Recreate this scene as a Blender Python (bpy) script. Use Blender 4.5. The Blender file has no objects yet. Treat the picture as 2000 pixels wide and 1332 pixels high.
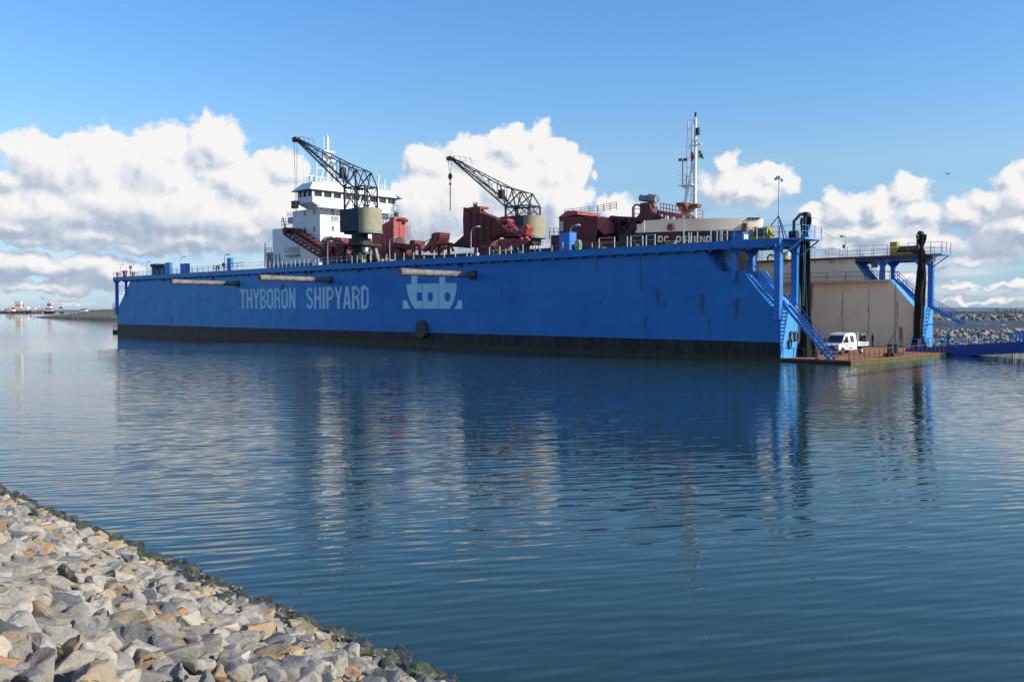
import bpy, bmesh, math, random
from mathutils import Vector, Matrix, noise as mnoise
random.seed(11)
R = math.radians
SC = bpy.context.scene
COL = SC.collection

# ------------------------------------------------------------ camera
F = 1793.5; PITCH = 0.0345; YAW = 0.7754; CAM = Vector((43.10, -80.66, 5.0))
cd = bpy.data.cameras.new('camera'); cam = bpy.data.objects.new('camera', cd); COL.objects.link(cam)
cam.location = CAM; cam.rotation_euler = (math.pi/2-PITCH, 0, YAW)
cd.sensor_width = 36; cd.lens = 36*F/2000; cd.clip_start = .1; cd.clip_end = 30000
SC.camera = cam
SUN_EL = R(25); SUN_AZ = R(27)        # toward +x +y : from the right and a little ahead of the camera
SUN_DIR = Vector((math.cos(SUN_EL)*math.cos(SUN_AZ), math.cos(SUN_EL)*math.sin(SUN_AZ), math.sin(SUN_EL)))
ld = bpy.data.lights.new('sun', 'SUN'); sun = bpy.data.objects.new('sun', ld); COL.objects.link(sun)
ld.energy = 5.0; ld.angle = R(.53); ld.color = (1, .95, .87)
sun.rotation_euler = SUN_DIR.to_track_quat('Z', 'Y').to_euler()
SC.view_settings.view_transform = 'Standard'; SC.view_settings.look = 'None'
SC.view_settings.exposure = 0; SC.view_settings.gamma = 1
SKY_STRENGTH = .12
SC.cycles.max_bounces = 6; SC.cycles.diffuse_bounces = 3; SC.cycles.glossy_bounces = 3; SC.cycles.transmission_bounces = 3
SC.cycles.caustics_reflective = False; SC.cycles.caustics_refractive = False
SC.cycles.use_denoising = True; SC.cycles.sample_clamp_indirect = 6

# ------------------------------------------------------------ measuring helpers: where a sight line meets a real plane
FW = Vector((-math.sin(YAW)*math.cos(PITCH), math.cos(YAW)*math.cos(PITCH), -math.sin(PITCH)))
RT = Vector((math.cos(YAW), math.sin(YAW), 0)); UP = RT.cross(FW)
def ray(px, py): return FW*F + RT*(px-1000) - UP*(py-666)
def at(px, py, ax, v):
    r = ray(px, py); return CAM + r*((v-CAM[ax])/r[ax])
def atx(px, py, X): return at(px, py, 0, X)
def aty(px, py, Y): return at(px, py, 1, Y)
def atz(px, py, Z): return at(px, py, 2, Z)
def proj(P):
    d = Vector(P)-CAM; D = d.dot(FW)
    return 1000+F*d.dot(RT)/D, 666-F*d.dot(UP)/D, D

# ------------------------------------------------------------ node helpers
class S:
    """a value socket with arithmetic"""
    def __init__(s, nt, sock): s.nt = nt; s.k = sock
    def m(s, op, *a, clamp=False):
        n = s.nt.nodes.new('ShaderNodeMath'); n.operation = op; n.use_clamp = clamp
        for i, v in enumerate((s,)+a):
            if isinstance(v, S): s.nt.links.new(v.k, n.inputs[i])
            else: n.inputs[i].default_value = v
        return S(s.nt, n.outputs[0])
    def __add__(s, o): return s.m('ADD', o)
    def __radd__(s, o): return s.m('ADD', o)
    def __sub__(s, o): return s.m('SUBTRACT', o)
    def __rsub__(s, o): return s.m('MULTIPLY', -1.).m('ADD', o)
    def __mul__(s, o): return s.m('MULTIPLY', o)
    def __rmul__(s, o): return s.m('MULTIPLY', o)
    def __truediv__(s, o): return s.m('DIVIDE', o)
    def sm(s, a, b, lo=0., hi=1.):
        n = s.nt.nodes.new('ShaderNodeMapRange'); n.interpolation_type = 'SMOOTHSTEP'; n.clamp = True
        s.nt.links.new(s.k, n.inputs[0])
        for i, v in ((1, a), (2, b), (3, lo), (4, hi)): n.inputs[i].default_value = v
        return S(s.nt, n.outputs[0])
def comb(nt, x, y, z=0.):
    n = nt.nodes.new('ShaderNodeCombineXYZ')
    for i, v in enumerate((x, y, z)):
        if isinstance(v, S): nt.links.new(v.k, n.inputs[i])
        else: n.inputs[i].default_value = v
    return n.outputs[0]
def vm(nt, op, a, b=None, c=None, out=0):
    n = nt.nodes.new('ShaderNodeVectorMath'); n.operation = op
    for i, v in enumerate((a, b, c)):
        if v is None: continue
        if isinstance(v, bpy.types.NodeSocket): nt.links.new(v, n.inputs[i])
        else: n.inputs[i].default_value = v
    return n.outputs[out]
def mix(nt, f, a, b):
    n = nt.nodes.new('ShaderNodeMix'); n.data_type = 'RGBA'
    for k, v in ((n.inputs[0], f), (n.inputs[6], a), (n.inputs[7], b)):
        if isinstance(v, S): nt.links.new(v.k, k)
        elif isinstance(v, bpy.types.NodeSocket): nt.links.new(v, k)
        elif isinstance(v, (int, float)): k.default_value = v
        else: k.default_value = (v[0], v[1], v[2], 1)
    return n.outputs[2]
def noi(nt, vec, scale, detail=3., rough=.55, dist=0.):
    n = nt.nodes.new('ShaderNodeTexNoise')
    if vec is not None: nt.links.new(vec, n.inputs['Vector'])
    n.inputs['Scale'].default_value = scale; n.inputs['Detail'].default_value = detail
    n.inputs['Roughness'].default_value = rough; n.inputs['Distortion'].default_value = dist
    return S(nt, n.outputs[0])
def voro(nt, vec, scale, detail=0., rough=.5, feature='F1', smooth=1.):
    n = nt.nodes.new('ShaderNodeTexVoronoi'); n.feature = feature; n.voronoi_dimensions = '2D' if feature == 'SMOOTH_F1' else '3D'
    nt.links.new(vec, n.inputs['Vector']); n.inputs['Scale'].default_value = scale
    n.inputs['Detail'].default_value = detail; n.inputs['Roughness'].default_value = rough
    if feature == 'SMOOTH_F1': n.inputs['Smoothness'].default_value = smooth
    return S(nt, n.outputs[0])
def sep(nt, v):
    n = nt.nodes.new('ShaderNodeSeparateXYZ'); nt.links.new(v, n.inputs[0])
    return [S(nt, n.outputs[i]) for i in range(3)]

# ------------------------------------------------------------ sky with clouds (all in azimuth and elevation, fixed to the world)
W = bpy.data.worlds.new('World'); SC.world = W; W.use_nodes = True
def az_el(px, py):
    r = ray(px, py).normalized()
    return math.degrees(math.atan2(r.x, r.y)), math.degrees(math.asin(r.z))     # compass azimuth, elevation
def sky():
    nt = W.node_tree; nt.nodes.clear()
    out = nt.nodes.new('ShaderNodeOutputWorld'); bg = nt.nodes.new('ShaderNodeBackground')
    tc = nt.nodes.new('ShaderNodeTexCoord')
    d = vm(nt, 'NORMALIZE', tc.outputs['Generated'])
    x, y, z = sep(nt, d)
    # compass azimuth measured from the viewing direction so that the seam lies behind the camera
    A0 = -math.degrees(YAW)
    ca, sa = math.cos(R(A0)), math.sin(R(A0))
    u = x*ca - y*sa; w = x*sa + y*ca
    U = u.m('ARCTAN2', w)*(180/math.pi); V = z.m('ARCSINE')*(180/math.pi)
    st = nt.nodes.new('ShaderNodeTexSky'); st.sky_type = 'NISHITA'; st.sun_disc = False
    st.sun_elevation = SUN_EL; st.sun_rotation = math.pi/2-SUN_AZ; st.air_density = 1.0; st.dust_density = .5; st.ozone_density = 2.2
    P = comb(nt, U, V, 0.)
    # cloud masses: (px, py, radius x, radius y) as seen from the camera, turned into angles
    E = [(95,330,100,62),(190,330,90,78),(290,330,90,86),(330,300,75,62),(405,285,78,56),(455,268,36,24),(480,360,95,60),(545,335,62,46),(560,420,120,70),
         (20,345,60,34),(110,410,170,62),(300,410,190,70),(420,420,150,70),(200,395,120,60),
         (60,520,110,26),(150,525,90,32),(215,540,60,30),(90,560,110,16),(250,480,110,16),(60,470,90,14),(130,596,60,7),(30,440,110,34),(200,460,160,26),(380,470,150,30),(500,450,90,40),
         (822,318,34,34),(862,335,70,42),(920,310,70,56),(985,285,44,44),(1005,300,60,60),(1048,275,30,42),(1070,330,85,68),(1000,370,130,92),(890,400,120,92),(1090,400,70,80),(820,420,62,96),(930,470,180,60),(1165,345,12,14),(1190,410,40,30),(1220,430,60,40),
         (1412,325,26,34),(1430,360,58,40),(1505,350,46,32),(1465,372,70,34),
         (1580,425,40,28),(1650,410,52,40),(1715,400,46,46),(1765,372,34,30),(1800,415,50,28),(1690,450,120,34),(1890,425,50,30),(1935,400,40,34),(1975,355,40,34),(2015,335,44,28),(2000,395,66,50),
         (2010,450,100,44),(1800,478,120,28),(1880,505,90,20),(1640,480,70,26),(1930,562,110,9),(1880,590,110,8),(1790,540,60,6),(1560,500,60,14)]
    def cloud(vec):
        wv = vm(nt, 'MULTIPLY_ADD', nt_noise_col(vec, .38, 3.), (1.5, 1.5, 0), (-.75, -.75, 0))
        wv2 = vm(nt, 'MULTIPLY_ADD', nt_noise_col(vec, 1.6, 4.), (.62, .62, 0), (-.31, -.31, 0))
        q = vm(nt, 'ADD', vm(nt, 'ADD', vec, wv), wv2)
        cur = None
        for (px, py, rx, ry) in E:
            a, e = az_el(px, py); a -= A0
            while a > 180: a -= 360
            while a < -180: a += 360
            ax, ay = math.degrees(rx/F), math.degrees(ry/F)
            l = S(nt, vm(nt, 'LENGTH', vm(nt, 'MULTIPLY_ADD', q, (1/ax, 1/ay, 0), (-a/ax, -e/ay, 0)), out=1))
            l = l*(min(ax, ay)/2.0+.35)-(min(ax, ay)/2.0+.35)          # nearly a distance, so that puffs have one size
            if cur is None: cur = l
            else:
                n = nt.nodes.new('ShaderNodeMath'); n.operation = 'SMOOTH_MIN'
                nt.links.new(cur.k, n.inputs[0]); nt.links.new(l.k, n.inputs[1]); n.inputs[2].default_value = .22
                cur = S(nt, n.outputs[0])
        coarse = 0.-cur
        # clouds all round outside the pictured part
        uu, vv, _ = sep(nt, q)
        side = uu.m('ABSOLUTE').sm(29, 36)
        rest = (noi(nt, vm(nt, 'MULTIPLY', q, (1, 1.5, 0)), .12, 2.)-.5)*5. + .5 - (vv-6.).m('ABSOLUTE')*.13
        coarse = coarse.m('MAXIMUM', side*3.-3.+rest)
        b1 = voro(nt, q, .50, 3., .45, 'SMOOTH_F1', .7)
        fine = (.50-b1)*.80 + (noi(nt, vec, 1.6, 6., .55)-.5)*.30
        return coarse, coarse.m('MINIMUM', .9)*1.15+fine+.17
    def nt_noise_col(vec, sc, det):
        n = nt.nodes.new('ShaderNodeTexNoise'); n.noise_dimensions = '2D'
        nt.links.new(vec, n.inputs['Vector']); n.inputs['Scale'].default_value = sc; n.inputs['Detail'].default_value = det
        return n.outputs['Color']
    c0, f0 = cloud(P)
    c1, f1 = cloud(vm(nt, 'ADD', P, (.38, .46, 0)))
    soft = noi(nt, P, .5, 2.)
    alpha = f0.sm(-.03, .34)
    lit = (f0-f1)*.62 + (c0-c1)*.55
    # deep parts far below a top are greyer
    base = noi(nt, vm(nt, 'MULTIPLY', P, (.6, 1.1, 0)), .30, 4., .5)
    up = V.sm(1.0, 8.5)
    L = (lit*.70 + (c0-c1)*.55 + .60 + (base-.5)*.85 + (up-.5)*.60).m('MAXIMUM', 0.).m('MINIMUM', 1.)
    shade = mix(nt, L.m('DIVIDE', .55).m('ADD', 0., clamp=True), (.42, .51, .66), (.68, .73, .82))
    ccol = mix(nt, ((L-.40)*1.75).m('ADD', 0., clamp=True), shade, (1.02, 1.0, .98))
    # thin layered veils low down
    PV = vm(nt, 'MULTIPLY', P, (.16, .8, 0))
    veil = noi(nt, PV, 1.0, 5., .6).sm(.38, .66)*V.sm(8., 2.5)*V.sm(-.2, .6)
    sc = nt.nodes.new('ShaderNodeMix'); sc.data_type = 'RGBA'; sc.blend_type = 'MULTIPLY'; sc.inputs[0].default_value = 1
    nt.links.new(st.outputs[0], sc.inputs[6])
    k = SKY_STRENGTH
    cr = nt.nodes.new('ShaderNodeValToRGB'); nt.links.new((V/36.).k, cr.inputs[0]); el = cr.color_ramp.elements
    for i, (v, c) in enumerate(((0, (.72, 1.02, 1.75)), (3, (.68, .93, 1.35)), (5, (.80, 1.02, 1.30)), (8.7, (1.10, 1.28, 1.42)), (12.7, (.95, 1.33, 1.63)), (18.6, (.84, 1.33, 1.78)), (36, (.80, 1.25, 1.7)))):
        e = el[i] if i < 2 else el.new(v/36)
        e.position = v/36; e.color = (*[q/2 for q in c], 1)
    tint = vm(nt, 'SCALE', cr.outputs[0]); tint.node.inputs[3].default_value = 2
    nt.links.new(tint, sc.inputs[7])
    sky0 = sc.outputs[2]
    skyv = mix(nt, veil*.62, sky0, (.80/k, .84/k, .90/k))
    cc = vm(nt, 'SCALE', ccol); cc.node.inputs[3].default_value = .93/k
    fin = mix(nt, alpha*.97, skyv, cc)
    # below the horizon
    fin = mix(nt, V.sm(-.5, 0.), (.25/k, .33/k, .42/k), fin)
    nt.links.new(fin, bg.inputs[0]); bg.inputs[1].default_value = k
    nt.links.new(bg.outputs[0], out.inputs[0])
sky()
W.cycles.sampling_method = 'MANUAL'; W.cycles.sample_map_resolution = 512
# ------------------------------------------------------------ materials
MATS = {}
def mat(name, col, rough=.6, metal=0., var=.15, scale=1.5, bump=0., bscale=20., col2=None, spec=.5, streak=0., rust=0.):
    if name in MATS: return MATS[name]
    m = bpy.data.materials.new(name); m.use_nodes = True; nt = m.node_tree
    b = nt.nodes['Principled BSDF']; b.inputs['Roughness'].default_value = rough; b.inputs['Metallic'].default_value = metal
    b.inputs['Specular IOR Level'].default_value = spec
    tc = nt.nodes.new('ShaderNodeTexCoord'); O = tc.outputs['Object']
    n1 = noi(nt, O, scale, 6., .6)
    c2 = col2 or tuple(c*(1-var*1.6) for c in col)
    c = mix(nt, n1.sm(.35, .65), col, c2)
    if var: c = mix(nt, noi(nt, O, scale*7, 3.).sm(.3, .75)*min(1, var*2), c, tuple(min(1, q*(1+var)) for q in col))
    if streak:
        sv = vm(nt, 'MULTIPLY', O, (1.6, 1.6, .10))
        c = mix(nt, noi(nt, sv, 1.6, 5., .65).sm(.52, .74)*streak, c, (.16, .11, .07))
    if rust:
        sv = vm(nt, 'MULTIPLY', O, (1., 1., .35))
        c = mix(nt, noi(nt, sv, 2.2, 8., .7).sm(.62-.1*rust, .72)*min(1, rust), c, (.17, .05, .018))
    nt.links.new(c, b.inputs['Base Color'])
    if bump:
        bp = nt.nodes.new('ShaderNodeBump'); bp.inputs['Strength'].default_value = bump; bp.inputs['Distance'].default_value = .05
        nt.links.new(noi(nt, O, bscale, 4.).k, bp.inputs['Height']); nt.links.new(bp.outputs[0], b.inputs['Normal'])
    MATS[name] = m; return m
BLUE = (.030, .21, .57)
M = dict(
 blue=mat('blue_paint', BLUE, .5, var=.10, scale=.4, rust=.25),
 endlit=mat('sunlit_end_blue', (.06, .34, .76), .5, var=.08, scale=.5, rust=.25),  # lighter copy of the dock blue, sunlight on the ends put into the colour
 bluerail=mat('blue_rail_paint', (.04, .25, .66), .5, var=.1),
 bluedark=mat('dark_blue_paint', (.016, .075, .33), .5, var=.1),
 navy=mat('navy_sheet', (.012, .028, .055), .55, var=.3, scale=2.5),
 bluelit=mat('sunlit_blue', (.10, .42, .80), .5, var=.1, rust=.2),  # brighter copy of the same blue, full sun painted in for slopes and platforms
 black=mat('black_paint', (.012, .013, .015), .6, var=.3),
 bootblack=mat('bottom_black', (.017, .018, .020), .75, var=.45, scale=.8, streak=.25),
 beige=mat('faded_beige_paint', (.60, .48, .36), .8, var=.10, scale=.35, streak=.30, rust=.55),
 cream=mat('cream_paint', (.80, .70, .55), .6, var=.06, scale=.5, streak=.10, rust=.12),
 white=mat('white_paint', (.80, .80, .78), .5, var=.03, scale=.7, rust=.03),
 red=mat('red_oxide_paint', (.42, .068, .055), .6, var=.18, scale=1.2, rust=.35),
 redb=mat('brown_red_steel', (.155, .028, .022), .7, var=.3, scale=1.2, rust=.5),
 rust=mat('rusty_steel', (.22, .075, .035), .85, var=.3, scale=2, bump=.3),
 rustdeck=mat('rusty_deck_steel', (.42, .165, .065), .85, var=.18, scale=.6, bump=.2, streak=.0),
 dark=mat('dark_steel', (.03, .028, .028), .6, var=.3),
 jib=mat('crane_lattice_steel', (.040, .042, .055), .6, var=.4, scale=2., rust=.5),
 khaki=mat('khaki_weathered_paint', (.38, .33, .20), .8, var=.14, scale=1., streak=.25, rust=.12),
 grey=mat('grey_steel', (.26, .28, .27), .6, var=.2, rust=.15),
 galv=mat('galvanised_steel', (.52, .54, .55), .45, .3, var=.15, scale=5),
 yellow=mat('yellow_paint', (.50, .37, .05), .6, var=.15, rust=.35),
 lime=mat('bright_lime_plastic', (.50, .72, .06), .5, var=.05),
 palegreen=mat('pale_green_hose', (.42, .52, .28), .7, var=.1),
 brown=mat('brown_worn_paint', (.16, .09, .045), .7, var=.3, rust=.5),
 olive=mat('olive_green_paint', (.075, .085, .060), .7, var=.2),
 concrete=mat('concrete', (.20, .22, .24), .9, var=.14, scale=.8, bump=.3, streak=.2),
 cloth=mat('black_netting', (.012, .012, .013), .95, var=.4, scale=4, bump=.6, bscale=12.),
 rope=mat('green_rope', (.20, .42, .36), .8, var=.1),
 cable=mat('steel_cable', (.10, .10, .10), .6, var=.1),
 rubber=mat('black_rubber', (.012, .012, .012), .8, var=.2),
 skin=mat('skin', (.45, .25, .17), .6, var=.05),
 overall=mat('navy_overalls', (.020, .026, .050), .9, var=.15),
 overgreen=mat('dark_green_overalls', (.03, .075, .05), .9, var=.15),
 letter=mat('pale_blue_lettering', (.56, .82, .94), .6, var=.06, scale=.6),
 algae=mat('green_algae', (.10, .14, .020), .8, var=.3, scale=1.5),
 orange=mat('orange_paint', (.65, .16, .03), .6, var=.1),
 pile=mat('weathered_pole_steel', (.26, .21, .175), .7, var=.25, scale=1.2, col2=(.09, .07, .06), bump=.3, bscale=3.),
)
def glassmat(name, col=(.02, .03, .035), rough=.05):
    m = bpy.data.materials.new(name); m.use_nodes = True; nt = m.node_tree; b = nt.nodes['Principled BSDF']
    tc = nt.nodes.new('ShaderNodeTexCoord'); c = mix(nt, noi(nt, tc.outputs['Object'], .8, 2.).sm(.4, .6), col, tuple(q*1.6 for q in col))
    nt.links.new(c, b.inputs['Base Color']); b.inputs['Roughness'].default_value = rough; b.inputs['Specular IOR Level'].default_value = .7
    return m
M['glass'] = glassmat('dark_window_glass'); M['glassblue'] = glassmat('pale_window_glass', (.18, .28, .30), .1)

# ------------------------------------------------------------ mesh builder
class MB:
    def __init__(s): s.v = []; s.f = []; s.mi = []; s.ci = 0
    def add(s, vs, fs):
        b = len(s.v); s.v += [tuple(v) for v in vs]; s.f += [tuple(b+i for i in f) for f in fs]; s.mi += [s.ci]*len(fs); return s
    def box(s, x0, x1, y0, y1, z0, z1, T=None):
        vs = [Vector((x, y, z)) for z in (z0, z1) for y in (y0, y1) for x in (x0, x1)]
        if T: vs = [T @ v for v in vs]
        return s.add(vs, [(0, 2, 3, 1), (4, 5, 7, 6), (0, 1, 5, 4), (2, 6, 7, 3), (0, 4, 6, 2), (1, 3, 7, 5)])
    def bar(s, a, b, w, h=None):
        a = Vector(a); b = Vector(b); d = b-a
        if d.length < 1e-6: return s
        d.normalize(); h = h or w
        ref = Vector((0, 0, 1)) if abs(d.z) < .95 else Vector((1, 0, 0))
        x = d.cross(ref).normalized()*(w/2); y = d.cross(x).normalized()*(h/2)
        vs = [p+i*x+j*y for p in (a, b) for i, j in ((-1, -1), (1, -1), (1, 1), (-1, 1))]
        return s.add(vs, [(3, 2, 1, 0), (4, 5, 6, 7), (0, 1, 5, 4), (1, 2, 6, 5), (2, 3, 7, 6), (3, 0, 4, 7)])
    def tube(s, pts, r, n=8, cap=True):
        pts = [Vector(p) for p in pts]; rs = r if isinstance(r, (list, tuple)) else [r]*len(pts)
        vs = []; prev = None
        for i, p in enumerate(pts):
            d = (pts[min(i+1, len(pts)-1)]-pts[max(i-1, 0)]).normalized()
            if prev is None:
                ref = Vector((0, 0, 1)) if abs(d.z) < .9 else Vector((1, 0, 0)); x = d.cross(ref).normalized()
            else: x = (prev - d*prev.dot(d)).normalized()
            prev = x; y = d.cross(x)
            vs += [p + (x*math.cos(2*math.pi*k/n)+y*math.sin(2*math.pi*k/n))*rs[i] for k in range(n)]
        fs = [(i*n+k, i*n+(k+1) % n, (i+1)*n+(k+1) % n, (i+1)*n+k) for i in range(len(pts)-1) for k in range(n)]
        if cap: fs += [tuple(range(n))[::-1], tuple((len(pts)-1)*n+k for k in range(n))]
        return s.add(vs, fs)
    def prism(s, poly, fn0, fn1):
        """poly of (a,b); fn0/fn1 map it to the two end planes"""
        n = len(poly); vs = [fn0(*p) for p in poly]+[fn1(*p) for p in poly]
        ar = sum(poly[i][0]*poly[(i+1) % n][1]-poly[(i+1) % n][0]*poly[i][1] for i in range(n))
        from mathutils.geometry import tessellate_polygon
        tris = tessellate_polygon([[Vector((p[0], p[1], 0)) for p in poly]])
        fs = [tuple(t) for t in tris]+[tuple(n+i for i in t[::-1]) for t in tris]+[(i, (i+1) % n, n+(i+1) % n, n+i) for i in range(n)]
        return s.add(vs, fs)
    def slab_y(s, poly, y0, y1):    # polygon in x,z thick along y
        return s.prism(poly, lambda a, b: (a, y0, b), lambda a, b: (a, y1, b))
    def slab_x(s, poly, x0, x1):
        return s.prism(poly, lambda a, b: (x0, a, b), lambda a, b: (x1, a, b))
    def slab_z(s, poly, z0, z1):
        return s.prism(poly, lambda a, b: (a, b, z0), lambda a, b: (a, b, z1))
    def cyl(s, c, r, z0, z1, n=16, r2=None): return s.tube([(c[0], c[1], z0), (c[0], c[1], z1)], [r, r2 or r], n)
    def ball(s, c, r, n=10, sc=(1, 1, 1)):
        vs = []; fs = []; m = n//2
        for i in range(1, m):
            t = math.pi*i/m
            vs += [(c[0]+sc[0]*r*math.sin(t)*math.cos(2*math.pi*k/n), c[1]+sc[1]*r*math.sin(t)*math.sin(2*math.pi*k/n), c[2]+sc[2]*r*math.cos(t)) for k in range(n)]
        vs += [(c[0], c[1], c[2]+r*sc[2]), (c[0], c[1], c[2]-r*sc[2])]; T = len(vs)-2
        for i in range(m-2): fs += [(i*n+k, (i+1)*n+k, (i+1)*n+(k+1) % n, i*n+(k+1) % n) for k in range(n)]
        fs += [(T, k, (k+1) % n) for k in range(n)]+[(T+1, (m-2)*n+(k+1) % n, (m-2)*n+k) for k in range(n)]
        return s.add(vs, fs)
    def build(s, name, m, parent=None, local=False, smooth=False, bevel=0., label=None, split=False):
        if split:                # every separate piece becomes a part of its own
            par = list(range(len(s.v)))
            def root(i):
                while par[i] != i: par[i] = par[par[i]]; i = par[i]
                return i
            for f in s.f:
                for k in f[1:]: par[root(k)] = root(f[0])
            groups = {}
            for f in s.f: groups.setdefault(root(f[0]), []).append(f)
            out = []
            for fs in groups.values():
                q = MB(); ids = sorted({i for f in fs for i in f}); mp = {i: k for k, i in enumerate(ids)}
                q.add([s.v[i] for i in ids], [tuple(mp[i] for i in f) for f in fs]); out.append(q.build(name, m, parent, local, smooth, bevel, label))
            return out
        me = bpy.data.meshes.new(name)
        off = Vector((0, 0, 0))
        if parent is not None and not local: off = org(parent)
        own = Vector((0, 0, 0))
        if parent is None and s.v:          # a thing of one mesh gets its origin at its base centre
            xs, ys, zs = zip(*s.v); own = Vector(((min(xs)+max(xs))/2, (min(ys)+max(ys))/2, min(zs)))
        me.from_pydata([Vector(v)-off-own for v in s.v], [], s.f); me.validate()
        for mm in (m if isinstance(m, (list, tuple)) else [m]): me.materials.append(mm)
        if isinstance(m, (list, tuple)):
            for p, i in zip(me.polygons, s.mi): p.material_index = i
        bm = bmesh.new(); bm.from_mesh(me); bmesh.ops.recalc_face_normals(bm, faces=bm.faces); bm.to_mesh(me); bm.free()
        o = bpy.data.objects.new(name, me); COL.objects.link(o)
        if parent is not None: o.parent = parent
        else: o.location = own
        if smooth:
            for p in me.polygons: p.use_smooth = True
            me.set_sharp_from_angle(angle=R(35))
        if bevel:
            b = o.modifiers.new('bevel', 'BEVEL'); b.width = bevel; b.segments = 2; b.limit_method = 'ANGLE'
        if label: o['label'] = label
        return o
def org(p):
    v = Vector((0, 0, 0))
    while p is not None: v = v+Vector(p.location); p = p.parent
    return v
def tag(o, label, cat=None, group=None, kind=None):
    o['label'] = label
    if cat: o['category'] = cat
    if group: o['group'] = group
    if kind: o['kind'] = kind
    return o
def thing(name, label, cat, loc=(0, 0, 0), rz=0., group=None):
    o = bpy.data.objects.new(name, None); COL.objects.link(o); o.location = loc; o.rotation_euler = (0, 0, rz); o.empty_display_size = .5
    return tag(o, label, cat, group)
def copy_tree(o, parent=None):
    c = o.copy(); COL.objects.link(c)
    if parent is not None: c.parent = parent
    for ch in list(o.children): copy_tree(ch, c)
    return c
def structure(o, label=None):
    o['kind'] = 'structure'
    if label: o['label'] = label
    return o
def rails(mb, path, h=1.05, step=1.9, n=3, post=.06, rail=.045, closed=False):
    """hand rail along a path of points on the floor line"""
    for a, b in zip(path[:-1], path[1:]):
        a = Vector(a); b = Vector(b); L = (b-a).length; k = max(1, round(L/step))
        for i in range(k+1):
            p = a.lerp(b, i/k); mb.bar(p, p+Vector((0, 0, h)), post)
        for j in range(n):
            z = h*(1-j/n); mb.bar(a+Vector((0, 0, z)), b+Vector((0, 0, z)), rail)
def stairs(mb, a, b, y0, y1, step=.24, st=.09):
    """a flight between two points of the x,z plane: two stringers and open treads"""
    (xa, za), (xb, zb) = a, b; n = max(2, int(abs(za-zb)/step))
    for y in (y0, y1): mb.bar((xa, y, za), (xb, y, zb), .06, .26)
    for i in range(1, n):
        t = i/n; x = xa+(xb-xa)*t; z = za+(zb-za)*t
        mb.box(x-.14, x+.14, y0, y1, z-.02, z+.02)
def stroke(mb, pts, w, fn, y0=0., th=.012):
    """a band of width w along a 2-D polyline; fn(u,v,d) puts it in space"""
    P = [Vector(p) for p in pts]; L = []; Rr = []
    for i, p in enumerate(P):
        d0 = (P[i]-P[i-1]).normalized() if i else (P[1]-P[0]).normalized()
        d1 = (P[i+1]-P[i]).normalized() if i < len(P)-1 else d0
        if (P[0]-P[-1]).length < 1e-6 and (i == 0 or i == len(P)-1):
            d0 = (P[-1]-P[-2]).normalized(); d1 = (P[1]-P[0]).normalized()
        t = (d0+d1).normalized(); nrm = Vector((-t.y, t.x)); k = 1/max(.5, abs(nrm.dot(Vector((-d1.y, d1.x)))))
        L.append(p+nrm*w/2*k); Rr.append(p-nrm*w/2*k)
    for i in range(len(P)-1):
        q = [L[i], Rr[i], Rr[i+1], L[i+1]]
        vs = [fn(a.x, a.y, y0) for a in q]+[fn(a.x, a.y, y0+th) for a in q]
        mb.add(vs, [(0, 1, 2, 3), (7, 6, 5, 4), (0, 4, 5, 1), (1, 5, 6, 2), (2, 6, 7, 3), (3, 7, 4, 0)])
def arc(cx, cy, rx, ry, a0, a1, n=7):
    return [(cx+rx*math.cos(R(a0+(a1-a0)*i/n)), cy+ry*math.sin(R(a0+(a1-a0)*i/n))) for i in range(n+1)]
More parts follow.
